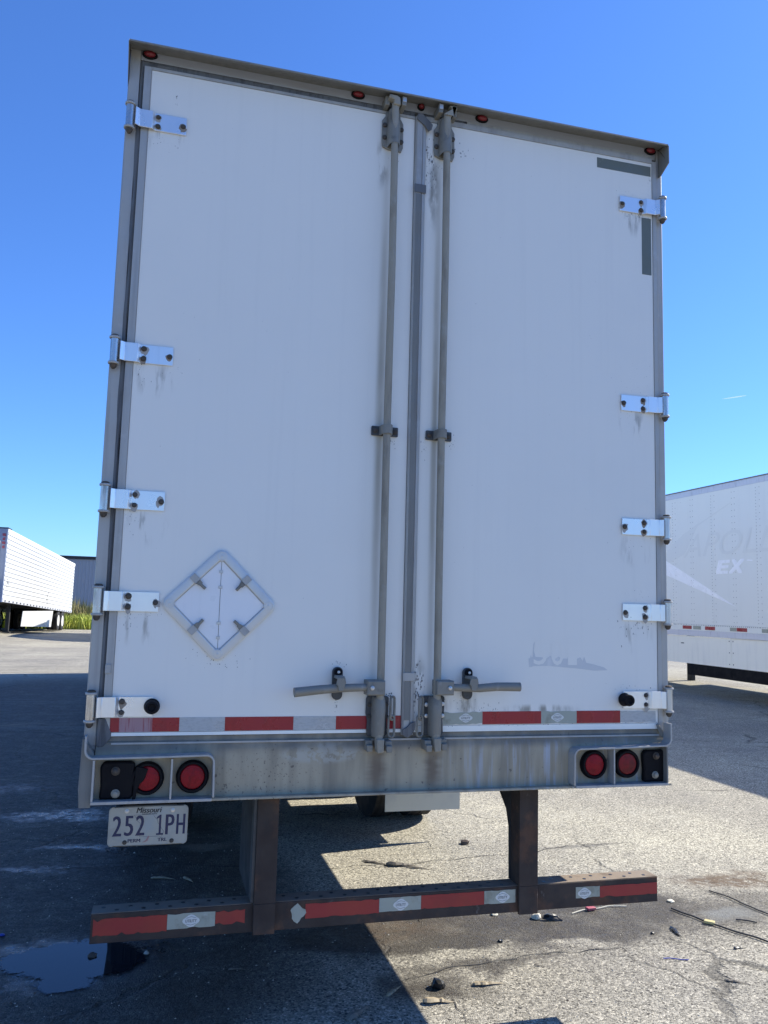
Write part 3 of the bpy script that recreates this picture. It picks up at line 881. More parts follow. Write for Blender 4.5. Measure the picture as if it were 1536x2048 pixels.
# placard holder
cx, cz, R = -.806, 1.768, .229
def diamond(r, rc, n=6):
    out = []
    for k in range(4):
        a0 = math.radians(90 * k)
        ctr = (cx + (r - rc * 1.414) * math.cos(a0), cz + (r - rc * 1.414) * math.sin(a0))
        for j in range(n + 1):
            a = a0 + math.radians(-45 + 90 * j / n)
            out.append((ctr[0] + rc * math.cos(a), ctr[1] + rc * math.sin(a)))
    return out
n_ = 7
rings = [(diamond(R + .010, .036, n_ - 1), -.0108), (diamond(R + .0095, .036, n_ - 1), -.0185), (diamond(R + .004, .034, n_ - 1), -.0205), (diamond(R - .004, .030, n_ - 1), -.0222), (diamond(R - .036, .014, n_ - 1), -.0222), (diamond(R - .042, .012, n_ - 1), -.0190), (diamond(R - .043, .012, n_ - 1), -.0122)]
vs_, fs_ = [], []
for pl, y in rings:
    vs_ += [(a, y, b) for a, b in pl]
L_ = 4 * n_
for i in range(len(rings) - 1):
    for k in range(L_):
        k2 = (k + 1) % L_
        fs_.append((i * L_ + k, i * L_ + k2, (i + 1) * L_ + k2, (i + 1) * L_ + k))
plac = MB().add(vs_, fs_).build('placard_holder', 'placard', T, smooth=28)
pl = diamond(R - .046, .010, n_ - 1)
mb = MB()
lft = [q for q in pl if q[0] <= cx - .0005] 
lft = sorted(lft, key=lambda q: math.atan2(q[1] - cz, q[0] - cx) % (2 * math.pi))
rgt = [q for q in pl if q[0] >= cx + .0005]
rgt = sorted(rgt, key=lambda q: math.atan2(q[1] - cz, q[0] - cx))
MB().prism([(cx - .0012, cz + R - .047)] + lft + [(cx - .0012, cz - R + .047)], 'y', -.0145, -.0109).build('placard_leaf', 'white', plac)
MB().prism([(cx + .0012, cz - R + .047)] + rgt + [(cx + .0012, cz + R - .047)], 'y', -.0145, -.0109).build('placard_leaf', 'white', plac)
MB().box(cx - .0008, cx + .0008, -.0140, -.0109, cz - .18, cz + .18).build('placard_seam', 'alu_dark', plac)
for dz in (.135, .072, -.074, -.133):
    MB().cbox(cx - .008, cx + .007, -.0185, -.0146, cz + dz - .006, cz + dz + .006, .001).build('hinge_tab', 'zinc', plac)
for k in range(4):
    a = math.radians(90 * k)
    px, pz = cx + (R - .030) * math.cos(a), cz + (R - .030) * math.sin(a)
    MB().lathe((px, -.0205, pz), '-y', [(.021, -.004), (.020, .002), (.017, .0026), (.015, .0006), (.006, .0006), (.005, .003), (0, .004)], 20).build('rivet_boss', 'placard', plac)
for k in range(4):
    a = math.radians(45 + 90 * k)
    ca, sa = math.cos(a), math.sin(a)
    mid = (R * .7071) - .014
    def loc(u, w):
        return (cx + ca * (mid + u) - sa * w, cz + sa * (mid + u) + ca * w)
    MB().prism([loc(-.018, -.014), loc(.016, -.014), loc(.016, .014), loc(-.018, .014)], 'y', -.0285, -.0214).build('clip', 'alu', plac, bevel=.001)
    mb = MB()
    mb.prism([loc(-.036, -.010), loc(-.0185, -.012), loc(-.0185, .012), loc(-.036, .006)], 'y', -.030, -.0150)
    q0, q1 = loc(-.034, .0), loc(-.060, -.002)
    mb.tube([(q0[0], -.024, q0[1]), (q1[0], -.024, q1[1])], .0065, 8)
    mb.build('clip_spring', 'galv_grey', plac, bevel=.001)

# bands of reflective tape on the doors
def tape(x0, x1, z0, z1, y, m, parent, th=.0011, ragged=0., name='reflective_tape'):
    if ragged:
        n = max(4, int((x1 - x0) / .015))
        top = [(x0 + (x1 - x0) * k / n, z1 - ragged * max(0, mnoise.noise((k * .45, x0 * 9, 1))) * 1.6) for k in range(n + 1)]
        bot = [(x0 + (x1 - x0) * k / n, z0 + ragged * max(0, mnoise.noise((k * .5, x0 * 9, 4))) * 1.6) for k in range(n + 1)]
        return MB().prism(bot + top[::-1], 'y', y - th, y).build(name, m, parent)
    return MB().box(x0, x1, y - th, y, z0, z1).build(name, m, parent)


def utility_logo(xc, zc, w, h, y, parent, dark='logo_grey'):
    n = 20
    pts = []
    for k in range(n):
        a = 2 * math.pi * k / n
        bul = 1 + .10 * math.cos(4 * a)
        pts.append((xc + w / 2 * math.cos(a) * bul, zc + h / 2 * math.sin(a) * bul))
    o = MB().prism(pts, 'y', y - .0006, y).build('logo_emblem', 'logo_white', parent)
    mb = MB()
    put_text(mb, 'UTILITY', xc - w * .37, zc - h * .13, w * .70, h * .25, y - .0011, 0, .15, .0006)
    mb.tube([(xc - w * .30, y - .0009, zc + h * .24), (xc, y - .0009, zc + h * .36), (xc + w * .30, y - .0009, zc + h * .24)], .0007, 4)
    mb.tube([(xc - w * .30, y - .0009, zc - h * .26), (xc, y - .0009, zc - h * .37), (xc + w * .30, y - .0009, zc - h * .26)], .0007, 4)
    mb.build('logo_lettering', dark, parent)
    return o


z0, z1, y = 1.2635, 1.318, -.0101
tape(-1.2032, -1.170, z0, z1, y, 'red_tape', doorL)
tape(-1.1698, -1.045, z0, z1 - .0005, y, 'red_faded', doorL)
tape(-1.0448, -.941, z0, z1, y, 'red_tape', doorL)
tape(-.9408, -.762, z0, z1, y, 'silver_tape', doorL)
tape(-.7618, -.483, z0, z1, y, 'red_tape', doorL)
tape(-.4828, -.304, z0, z1, y, 'silver_tape', doorL)
tape(-.3038, -.021, z0, z1, y, 'red_tape', doorL)
z0, z1 = 1.277, 1.332
tw = tape(.170, .353, z0, z1, y, 'cream_tape', doorR, ragged=.006)
tape(.3532, .635, z0, z1, y, 'red_tape', doorR)
tw2 = tape(.6352, .811, z0, z1, y, 'cream_tape', doorR, ragged=.004)
tape(.8112, 1.033, z0, z1, y, 'red_tape', doorR)
tape(1.0335, 1.219, z0 + .002, z1 - .002, y, 'silver_tape', doorR, ragged=.004)
utility_logo(.275, 1.305, .058, .036, y - .0012, doorR)
utility_logo(.715, 1.304, .058, .036, y - .0012, doorR)
tape(.925, 1.226, 3.969, 4.021, y, 'olive_patch', doorR, name='tape_residue')
tape(1.172, 1.2245, 3.45, 3.745, y, 'olive_patch', doorR, name='tape_residue', ragged=.0)

# ghost of removed fleet number: residue with the lower halves of the figures left white
res = [(.575, 1.525), (.572, 1.565), (.580, 1.566), (.583, 1.58), (.588, 1.568), (.592, 1.572), (.596, 1.63), (.602, 1.64), (.598, 1.60), (.606, 1.572), (.640, 1.570), (.66, 1.565), (.68, 1.578), (.70, 1.560), (.72, 1.575), (.735, 1.566), (.765, 1.565), (.775, 1.60), (.782, 1.568), (.79, 1.58), (.80, 1.56), (.83, 1.572), (.842, 1.556), (.85, 1.575), (.86, 1.548), (.90, 1.540), (.95, 1.528), (.97, 1.515), (.90, 1.512), (.83, 1.520), (.75, 1.526), (.67, 1.532), (.60, 1.531)]
MB().prism(res, 'y', -.0106, -.0101).build('lettering_residue', 'residue', doorR)
mb = MB()
put_text(mb, '5', .597, 1.537, .065, .125, -.01085)
put_text(mb, '0', .682, 1.535, .065, .125, -.01085)
put_text(mb, '1', .768, 1.537, .045, .125, -.01085)
mb.build('ghost_number', 'door', doorR)


# paint chips, drips and grease spots: small ragged flakes on the doors
def chips(spots, m, parent, name):
    mb = MB()
    for (x, z, sx, sz, n, size, asp) in spots:
        for _ in range(n):
            px, pz = x + random.gauss(0, sx), z + random.gauss(0, sz)
            k = random.randint(5, 8)
            a = size * random.uniform(.3, 1.0) * .72
            pts = [(px + a * math.cos(2 * math.pi * j / k) * random.uniform(.5, 1.2), pz + a * asp * math.sin(2 * math.pi * j / k) * random.uniform(.5, 1.2)) for j in range(k)]
            mb.add([(p, -.01035 - random.random() * .0003, q) for p, q in pts], [tuple(range(k))])
    mb.build(name, m, parent, kind='stuff')


chips([(-1.095, 3.935, .002, .006, 5, .0035, 1.8), (-1.095, 3.905, .003, .003, 5, .0014, 1.8), (-1.13, 3.72, .04, .02, 14, .003, 1.), (-1.05, 2.73, .02, .02, 9, .002, 1.5), (-1.165, 2.70, .02, .03, 14, .0018, 3),
       (-1.165, 2.10, .03, .03, 14, .0018, 3), (-1.165, 1.69, .02, .03, 18, .0022, 3), (-1.09, 1.72, .05, .01, 22, .002, 1.2), (-.80, 1.54, .05, .012, 24, .003, 1.5), (-.87, 1.58, .03, .03, 12, .0025, 1.5),
       (-.075, 1.405, .008, .008, 10, .006, 1.2), (-.307, 1.535, .015, .006, 12, .003, 1.3), (-.305, 1.36, .006, .02, 10, .0022, 3), (-.10, 3.84, .02, .02, 8, .003, 1.5), (-.10, 2.50, .012, .02, 16, .003, 1.6),
       (-1.212, 1.55, .002, .1, 22, .004, 3.), (-.8, 2.8, .4, .7, 40, .0016, 1.2)], 'grime', doorL, 'paint_chips')
chips([(.055, 3.90, .012, .05, 20, .004, 3.), (.06, 3.80, .010, .06, 20, .004, 3.5), (.09, 3.83, .015, .03, 12, .003, 2.5), (.215, 3.93, .025, .03, 14, .003, 2.5), (.05, 1.45, .015, .05, 34, .005, 2.4), (.045, 1.40, .012, .03, 26, .006, 1.8),
       (.27, 1.38, .03, .02, 20, .0026, 2.2), (.36, 1.35, .05, .012, 26, .002, 3.5), (.15, 1.40, .05, .02, 18, .003, 2), (1.15, 3.745, .06, .012, 36, .0028, 2.2), (1.13, 3.86, .06, .012, 14, .002, 1.2), (1.215, 3.95, .006, .015, 8, .004, 1.2),
       (1.12, 2.72, .05, .03, 20, .0018, 3), (1.10, 2.90, .09, .05, 26, .0020, 1.2), (1.10, 1.71, .05, .03, 30, .003, 3.), (1.14, 1.87, .05, .01, 14, .0025, 1.), (1.08, 1.44, .05, .01, 12, .003, 1.5), (1.08, 2.11, .05, .02, 14, .002, 2.5),
       (.19, 2.52, .01, .02, 12, .0025, 2), (.06, 2.50, .01, .03, 12, .0025, 2.5), (1.0, 1.33, .01, .004, 6, .003, 1), (.7, 2.8, .35, .7, 40, .0016, 1.2), (.8, 1.273, .4, .002, 40, .006, .4)], 'grime', doorR, 'paint_chips')

# rear sill / bumper beam
mb = MB()
mb.prism([(.10, 1.246), (-.004, 1.246), (-.006, 1.228), (-.012, 1.224), (-.012, 1.214), (-.016, 1.205), (-.02, 1.185), (-.02, 1.010), (-.058, 1.0115), (-.060, 1.0015), (.10, 1.0015)], 'x', -1.252, 1.268)
sill = mb.build('rear_sill', 'bumper', T, bevel=.002)
MB().box(-1.195, 1.235, -.0165, -.0125, 1.2165, 1.2235).build('sill_step', 'alu', sill)
MB().prism([(-1.2545, 1.19), (-1.2545, .990), (-1.296, .990), (-1.302, 1.06), (-1.298, 1.25), (-1.2955, 1.25)], 'y', -.055, .12).build('bumper_end', 'alu_dark', sill, bevel=.004)
MB().box(-1.295, -1.2545, -.002, .12, 1.19, 1.2098).build('post_foot', 'alu', sill)
MB().prism([(1.215, 1.268), (1.225, 1.275), (1.250, 1.235), (1.262, 1.215), (1.250, 1.207), (1.235, 1.217)], 'y', -.024, -.0165).build('sill_wedge', 'galv_grey', sill, bevel=.003)


def shelf(path, w, y0, y1):
    """bent plate following a line in x,z"""
    top, bot = [], []
    P = [Vector((a, 0, b)) for a, b in path]
    for i, q in enumerate(P):
        d = (P[min(i + 1, len(P) - 1)] - P[max(i - 1, 0)]).normalized()
        nrm = Vector((-d.z, 0, d.x))
        top.append(((q + nrm * w / 2).x, (q + nrm * w / 2).z))
        bot.append(((q - nrm * w / 2).x, (q - nrm * w / 2).z))
    return MB().prism(bot + top[::-1], 'y', y0, y1)


def arcpts(c, r, a0, a1, n=6):
    return [(c[0] + r * math.cos(math.radians(a0 + (a1 - a0) * k / n)), c[1] + r * math.sin(math.radians(a0 + (a1 - a0) * k / n))) for k in range(n + 1)]


def tail_light(x, z, y, lens, box, torn=False):
    o = MB().lathe((x, y, z), '-y', [(.062, 0), (.063, .006), (.061, .015), (.056, .020), (.049, .020), (.047, .012)], 36).build('tail_light', 'rubber', box)
    return MB().lathe((x, y, z), '-y', [(.0468, .004), (.0468, .013), (.043, .017), (.025, .020), (0, .021)], 36).build('lens', lens, box) if False else (o, x)


def light_box(side):
    y0, y1 = -.080, -.0205
    k_ = (3.4343 + y0) / 3.404
    fx = lambda v: -1.0375 + (v + 1.0375) * k_
    fz = lambda v: 1.7765 + (v - 1.7765) * k_
    fp = lambda p: [(fx(a), fz(b_)) for a, b_ in p]
    if side < 0:
        path = [(-1.288, 1.252), (-1.287, 1.20)] + arcpts((-1.255, 1.198), .032, 180, 270) + [(-1.0, 1.168), (-.845, 1.1705)] + arcpts((-.829, 1.140), .031, 90, 0) + [(-.797, 1.10), (-.795, 1.0075)]
        b = shelf(fp(path), .0075, y0, y1).build('light_box', 'alu', T, bevel=.001, smooth=30)
        MB().box(-1.2535, fx(-.80), y0 + .001, y1, fz(.9935), fz(1.0045)).build('box_plate', 'alu', b, bevel=.001)
        MB().box(-1.2535, -1.246, y0 + .002, y1, fz(1.0055), fz(1.160)).build('box_plate', 'alu', b)
        MB().box(fx(-.964), fx(-.957), y0 + .004, y1, fz(1.0055), fz(1.160)).build('divider', 'alu', b)
        lights = [(-1.052, 1.090, 'lens', .0), (-.880, 1.092, 'lens', 0)]
        bx0, bx1, bolts = -1.226, -1.10, ((-1.170, 1.123), (-1.166, 1.039))
    else:
        path = [(.793, 1.0075), (.794, 1.12)] + arcpts((.826, 1.133), .032, 180, 90) + [(1.0, 1.166), (1.24, 1.172)] + arcpts((1.256, 1.205), .033, 270, 360) + [(1.2885, 1.272)]
        b = shelf(fp(path), .0075, y0, y1).build('light_box', 'alu', T, bevel=.001, smooth=30)
        MB().box(fx(.80), fx(1.273), y0 + .001, y1, fz(.9935), fz(1.0045)).build('box_plate', 'alu', b, bevel=.001)
        MB().box(fx(1.264), fx(1.271), y0 + .002, y1, fz(1.0055), fz(1.166)).build('box_plate', 'alu_dark', b)
        MB().box(fx(.990), fx(.997), y0 + .004, y1, fz(1.0055), fz(1.160)).build('divider', 'alu', b)
        lights = [(.884, 1.098, 'lens', 0), (1.050, 1.098, 'lens_dim', 0)]
        bx0, bx1, bolts = 1.130, 1.250, ((1.193, 1.132), (1.187, 1.048))
    for x, z, ln, _ in lights:
        rg_ = MB().lathe((x, -.0205, z), '-y', [(.063, 0), (.064, .010), (.062, .022), (.057, .028), (.050, .028), (.0475, .018)], 36).build('rubber_ring', 'rubber', b)
        MB().lathe((x, -.0205, z), '-y', [(.0472, .006), (.0472, .018), (.044, .022), (.025, .025), (0, .026)], 36).build('tail_lens', ln, b)
    blk = MB()
    pts = [(bx0, 1.018), (bx1 - .012, 1.016), (bx1, 1.03), (bx1 - .004, 1.10), (bx1 + .002, 1.15), (bx1 - .014, 1.158), (bx0 + .012, 1.158), (bx0 - .002, 1.14), (bx0 + .003, 1.07)]
    blk.prism(pts, 'y', -.050, -.0207)
    bo = blk.build('rubber_block', 'rubber', b, bevel=.008)
    if side < 0:
        q = [(bx1 + .004, 1.14), (-1.075, 1.136), (-1.050, 1.128), (-1.058, 1.098), (-1.066, 1.083), (-1.078, 1.072), (-1.088, 1.04), (-1.092, 1.012), (bx1 - .004, 1.012)]
        MB().prism(q, 'y', -.0530, -.0460).build('rubber_flap', 'rubber', b, bevel=.003)
    for x, z in bolts:
        MB().lathe((x, -.0502, z), '-y', [(.017, 0), (.016, .003), (.0115, .004), (.011, .012), (.006, .015), (0, .0155)], 14).build('bolt', 'bolt' if z > 1.1 else 'galv', b)
    return b


light_box(-1)
light_box(1)

# licence plate
pr = round_rect(-1.1845, -.8895, .843, .9895, .016, 5)
plate = MB().prism(pr, 'y', -.0520, -.0505).build('licence_plate', 'plate_white', T, bevel=.0006)
PY = -.0524
rim = MB()
rim.tube([(a * .982 + (-1.037) * .018, -.0520, b * .975 + .9163 * .025) for a, b in pr] + [(pr[0][0] * .982 - 1.037 * .018, -.0520, pr[0][1] * .975 + .9163 * .025)], .0016, 6, caps=False)
rim.build('plate_rim', 'plate_white', plate)
u0, w0 = -1.1845, .843
for ch, off in (('2', .032), ('5', .0755), ('2', .117), ('P', .2275), ('H', .2685)):
    mb = MB()
    put_text(mb, ch, u0 + off - .0165, w0 + .038, .030, .0745, PY, 0, 0, .0035)
    mb.build('plate_letter' if ch in 'PH' else 'plate_digit', 'plate_blue', plate)
mb = MB()
mb.prism([(u0 + .187, w0 + .041), (u0 + .1945, w0 + .041), (u0 + .1945, w0 + .1125), (u0 + .189, w0 + .1125), (u0 + .178, w0 + .104), (u0 + .178, w0 + .097), (u0 + .187, w0 + .102)], 'y', PY - .0004, PY)
mb.prism([(u0 + .178, w0 + .0375), (u0 + .204, w0 + .0375), (u0 + .204, w0 + .0435), (u0 + .178, w0 + .0435)], 'y', PY - .0008, PY - .0003)
mb.build('plate_digit', 'plate_blue', plate)
mb = MB()
put_text(mb, 'Missouri', u0 + .100, w0 + .1215, .090, .0205, PY, 0, .22, .0017)
put_text(mb, 'SHOW-ME STATE', u0 + .122, w0 + .1150, .055, .0042, PY, 0, 0, .0006)
mb.build('plate_state_name', 'plate_black', plate)
mb = MB()
put_text(mb, 'PERM', u0 + .074, w0 + .0135, .045, .0125, PY, 0, 0, .0016)
put_text(mb, 'TRL', u0 + .184, w0 + .0135, .034, .0125, PY, 0, 0, .0016)
mb.build('plate_caption', 'plate_blue', plate)
mb = MB()
mo = [(.093, .114), (.163, .1155), (.170, .104), (.180, .095), (.183, .082), (.192, .072), (.197, .062), (.206, .05), (.199, .034), (.196, .028), (.190, .033), (.117, .033), (.117, .083), (.106, .092), (.100, .104), (.093, .114)]
mb.tube([(u0 + a, PY + .0002, w0 + b) for a, b in mo], .0006, 4, caps=False)
mb.build('plate_map_outline', 'plate_line', plate)
MB().prism([(u0 + .128, w0 + .012), (u0 + .140, w0 + .02), (u0 + .150, w0 + .036), (u0 + .154, w0 + .034), (u0 + .148, w0 + .018), (u0 + .139, w0 + .013)], 'y', PY - .0003, PY + .0003).build('plate_emblem', 'plate_red', plate)
for bx, bz, mt in ((.065, .130, 'zinc'), (.236, .128, 'zinc'), (.063, .0145, 'bolt'), (.237, .014, 'bolt')):
    MB().lathe((u0 + bx, -.0521, w0 + bz), '-y', [(.0085, 0), (.008, .002), (.0055, .0025), (.005, .006), (0, .007)], 14).build('bolt', mt, plate)
MB().box(u0 + .05, u0 + .25, -.0500, -.03, w0 + .12, .9930).build('plate_bracket', 'under', plate)

# underride guard
G = MB()
BY0, BY1 = .055, .152
Z0, Z1 = .455, .565
G.prism([(BY0, Z1), (BY1, Z1), (BY1, Z1 - .008), (BY0 + .008, Z1 - .008), (BY0 + .008, Z0 + .008), (BY1, Z0 + .008), (BY1, Z0), (BY0, Z0)], 'x', -1.232, 1.262)
guard = G.build('underride_guard', 'rust', T, bevel=.003)
MB().box(-1.231, 1.261, BY0 + .002, BY1 - .002, Z1 + .0004, Z1 + .0016).build('channel_top', 'rust_top', guard)
for k in range(48):
    xx = -1.19 + k * .051
    if -.66 < xx < -.50 or .53 < xx < .66:
        continue
    MB().lathe((xx, BY0 + (.030 if k % 2 else .064), Z1 + .0017), 'z', [(.0085, 0), (.0082, .0008)], 8).build('perforation', 'black_plastic', guard)
for px0, px1 in ((-.608, -.520), (.556, .646)):
    f = .060
    mb = MB()
    mb.prism([(px0, .036), (px1, .036), (px1, .13), (px1 - .010, .13), (px1 - .010, .048), (px0 + .010, .048), (px0 + .010, .13), (px0, .13)], 'z', Z1 + .003, .994)
    mb.box(px0, px1, .036, .052, Z0 - .006, Z1 + .0025)
    po = mb.build('guard_post', 'rust', guard, bevel=.002)
    if px0 < 0:
        mb = MB()
        mb.prism([(.13, .994), (.62, .994), (.62, .53), (.16, .53), (.13, .572)], 'x', px0 - .004, px0 + .006)
        mb.prism([(.134, .994), (.22, .994), (.20, .575), (.134, .575)], 'x', px0 + .0065, px0 + .03)
        mb.build('guard_gusset', 'under', guard)
        MB().box(px0 - .012, px0 - .001, .049, .125, .572, .990).build('guard_flange', 'dark_steel', guard)
    else:
        mb = MB()
        mb.prism([(.132, .994), (.30, .994), (.28, .95), (.18, .87), (.15, .80), (.145, .572), (.132, .572)], 'x', px0 - .004, px0 + .006)
        mb.build('guard_gusset', 'under', guard)
ty = BY0 - .0002
g_ = dict(th=.0012)
zt0, zt1 = .489, .547
tape(-1.222, -.945, zt0 - .006, zt1, ty, 'red_guard', guard, ragged=.010)
tape(-.944, -.758, zt0, zt1, ty, 'cream_tape', guard, ragged=.004)
tape(-.757, -.640, zt0 + .004, zt1, ty, 'red_guard', guard, ragged=.014)
mb = MB()
blob = [(-.425 + .030 * math.cos(a) * (1 + .25 * math.sin(3 * a + 1)), .516 + .033 * math.sin(a) * (1 + .2 * math.cos(4 * a))) for a in np.linspace(0, 2 * math.pi, 16, endpoint=False)]
mb.prism(blob, 'y', ty - .0012, ty).build('tape_scrap', 'cream_tape', guard)
tape(-.392, -.078, zt0 + .004, zt1 + .004, ty, 'red_guard', guard, ragged=.004)
tape(-.077, .108, zt0 + .008, zt1 + .006, ty, 'cream_tape', guard, ragged=.003)
tape(.109, .398, zt0 + .008, zt1 + .006, ty, 'red_guard', guard, ragged=.003)
tape(.399, .546, zt0 + .008, zt1 + .006, ty, 'cream_tape', guard, ragged=.003)
tape(.842, .962, zt0 + .006, zt1 - .004, ty, 'cream_tape', guard, ragged=.003)
tape(.963, 1.258, zt0 + .002, zt1 - .006, ty, 'red_guard', guard, ragged=.006)
for lx, lz in ((-.852, .517), (.018, .522), (.485, .523), (.885, .515)):
    utility_logo(lx, lz, .062, .044, ty - .0013, guard)


# wheels, axles, mudflap
def wheel(mbx, y, z, parent, r=.51, dual=True, rim_m='rim', side=1):
    xo = side * mbx
    mb = MB()
    segs = ((.0, .25), (.33, .25)) if dual else ((0., .27),)
    for off, w in segs:
        xa = xo - side * (off + w)
        prof = [(r * .58, .02), (r * .78, 0), (r * .93, .008), (r, .035), (r * .985, .036 + w * .2), (r, w * .3), (r, w * .48), (r * .985, w * .5), (r, w * .52), (r, w * .7), (r * .985, w * .72), (r, w - .035), (r * .93, w - .008), (r * .78, w), (r * .58, w - .02), (r * .5, w * .5)]
        if side < 0:
            mb.lathe((xo + off, y, z), 'x', prof, 32)
        else:
            mb.lathe((xa, y, z), 'x', prof, 32)
    o = mb.build('wheel', 'tyre', parent)
    s = side
    prof = [(r * .58, -.018 * s), (r * .56, -.012 * s), (r * .53, -.03 * s), (r * .40, -.11 * s), (r * .26, -.10 * s), (r * .24, -.02 * s), (0, -.015 * s)]
    MB().lathe((xo, y, z), 'x', prof, 28).build('rim', rim_m, o)
    return o


for y in (3.60, 4.85):
    for s in (-1, 1):
        wheel(1.285, y, .51, T, side=s)
    MB().tube([(-.7, y, .51), (.7, y, .51)], .065, 12).build('axle', 'under', T)
MB().box(.70, 1.305, 2.78, 2.79, .225, 1.015).build('mudflap', 'mudflap', T)
MB().box(.66, 1.30, 2.795, 2.84, .90, 1.012).build('mudflap_bracket', 'under', T)
MB().box(.74, 1.20, 2.845, 3.30, .42, .995).build('shadow_box', 'under', T)  # unseen box added behind the flap to join its shadow to the tyre's
for s in (-.75, .75):
    mb = MB()
    mb.box(s - .05, s + .05, 12.6, 12.8, .05, 1.02)
    mb.box(s - .14, s + .14, 12.5, 12.9, .0, .05)
    mb.build('landing_leg', 'under', T)


# ------------------------------------------------------------------ other trailers
def far_trailer(name, label, loc, rot, zb=1.0, zt=3.87, length=16.6, group=None, skirt=True):
    R_ = thing(name, label, 'trailer', loc, rot, group)
    for s in (-1, 1):
        x0, x1 = sorted((s * 1.25, s * 1.28))
        mb = MB()
        mb.box(x0, x1, .06, length - .06, zb + .16, zt - .14)
        nrib = 14
        for k in range(nrib):
            zc = zb + .30 + k * (zt - zb - .50) / (nrib - 1)
            xa, xb = sorted((s * 1.2805, s * 1.298))
            mb.prism([(s * 1.2805, zc - .012), (s * 1.303, zc - .010), (s * 1.303, zc + .004), (s * 1.2805, zc + .11)], 'y', .08, length - .08)
        mb.build('side_wall', 'far_white', R_)
        x0, x1 = sorted((s * 1.24, s * 1.30))
        MB().box(x0, x1, .02, length - .02, zb, zb + .158).build('bottom_rail', 'lavender', R_)
        mb = MB()
        for k in range(24):
            yy = .5 + k * (length - 1.) / 23
            xa, xb = sorted((s * 1.3005, s * 1.315))
            mb.box(xa, xb, yy, yy + .16, zb + .02, zb + .075)
        mb.build('rail_bracket', 'under', R_, kind='stuff')
        MB().box(x0, x1, .02, length - .02, zt - .138, zt).build('top_rail', 'side_white', R_)
        x0, x1 = sorted((s * 1.0, s * 1.28))
        if skirt:
            MB().prism([(5.7, zb - .05), (12.7, zb - .26), (12.9, zb - .92), (6.0, zb - .88)], 'x', s * 1.255, s * 1.275).build('side_skirt', 'far_white', R_)
        mb = MB()
        mb.box(s * .85 - .07, s * .85 + .07, 13.4, 13.55, zb - 1.15, zb - .02)
        mb.box(s * .85 - .14, s * .85 + .14, 13.3, 13.65, zb - 1.2, zb - 1.151)
        mb.build('landing_leg', 'under', R_)
        for yy in (2.6, 3.85):
            wheel(1.27, yy, .51 - (1.0 - zb) - .03, R_, side=s)
    MB().box(-1.238, 1.238, .05, length - .05, zt - .05, zt - .01).build('roof', 'far_white', R_)
    MB().box(-1.238, 1.238, .05, length - .05, zb + .02, zb + .12).build('floor', 'under', R_)
    MB().box(-1.24, 1.24, .0, .05, zb - .05, zt - .02).build('rear_door', 'far_white', R_)
    MB().box(-.9, .9, .2, .3, zb - .55, zb - .43).build('underride_guard', 'under', R_)
    fw = MB().box(-1.29, 1.29, length - .018, length + .06, zb - .02, zt + .0).build('front_wall', 'front_shade', R_)
    MB().box(-1.30, 1.30, length - .6, length + .062, zt + .001, zt + .05).build('roof_cap', 'roof_trim', R_)
    MB().box(-1.05, 1.05, length + .062, length + .5, zb + .9, zt - .5).build('cooling_unit', 'side_white', fw)
    mb = MB()
    for yy in (2.6, 3.85):
        mb.tube([(-.9, yy, .5 - (1.0 - zb) - .03), (.9, yy, .5 - (1.0 - zb) - .03)], .07, 8)
    mb.box(-.55, .55, 1.5, 6., zb - .25, zb - .01)
    mb.build('axle_frame', 'under', R_)
    return R_


rz = math.radians(180 - 3.3)
FT = far_trailer('ribbed_trailer', 'bright white ribbed trailer in full sun, its tandem wheels beside the weeds', (-6.07 - 1.30, 48.0, -.04), (.038, 0, rz), group='trailers parked at the edge of the lot')
# marks on its sunlit side (local -x side)
mb = MB()
vs_, fs_ = glyph('51')
mb.add([(-1.2995, 15.75 - .0 + .35 - p[0] * .34, 1.62 + p[1] * .30) for p in vs_], fs_)
mb.build('number', 'tape_text', FT)
MB().tube([(-1.30, 7.6, 1.25), (-1.30, 7.75, 1.5), (-1.30, 7.7, 1.62), (-1.30, 7.5, 1.80)], .012, 6).build('scrape', 'tape_text', FT)
for k_, zz in enumerate((3.62, 3.46, 3.30, 3.14)):
    MB().prism([(-1.25 + .03 * (k_ % 2), zz - .06), (-1.12, zz - .05), (-1.10 - .04 * (k_ % 2), zz + .05), (-1.22, zz + .06)], 'y', 16.661, 16.668).build('red_graphic', 'red_print', FT)
FT2 = far_trailer('ribbed_trailer', 'trailer hidden behind the bright ribbed one, only its dark wheels seen below', (-9.1 - 1.30, 47.3, -.04), (.03, 0, rz), group='trailers parked at the edge of the lot')
far_trailer('shadow_trailer', 'short unseen trailer added behind the big white one to cast the shadow strip', (-1.3, 33.5, 0), (0, 0, 0), zb=1.05, zt=4.1, length=8.6, skirt=False)  # unseen, added for the strip of shadow it throws on the lot
for o in list(bpy.data.objects):
    if o.parent and o.parent.name == 'shadow_trailer' and o.name.startswith('landing_leg'):
        for v in o.data.vertices:
            v.co.y -= 6.4

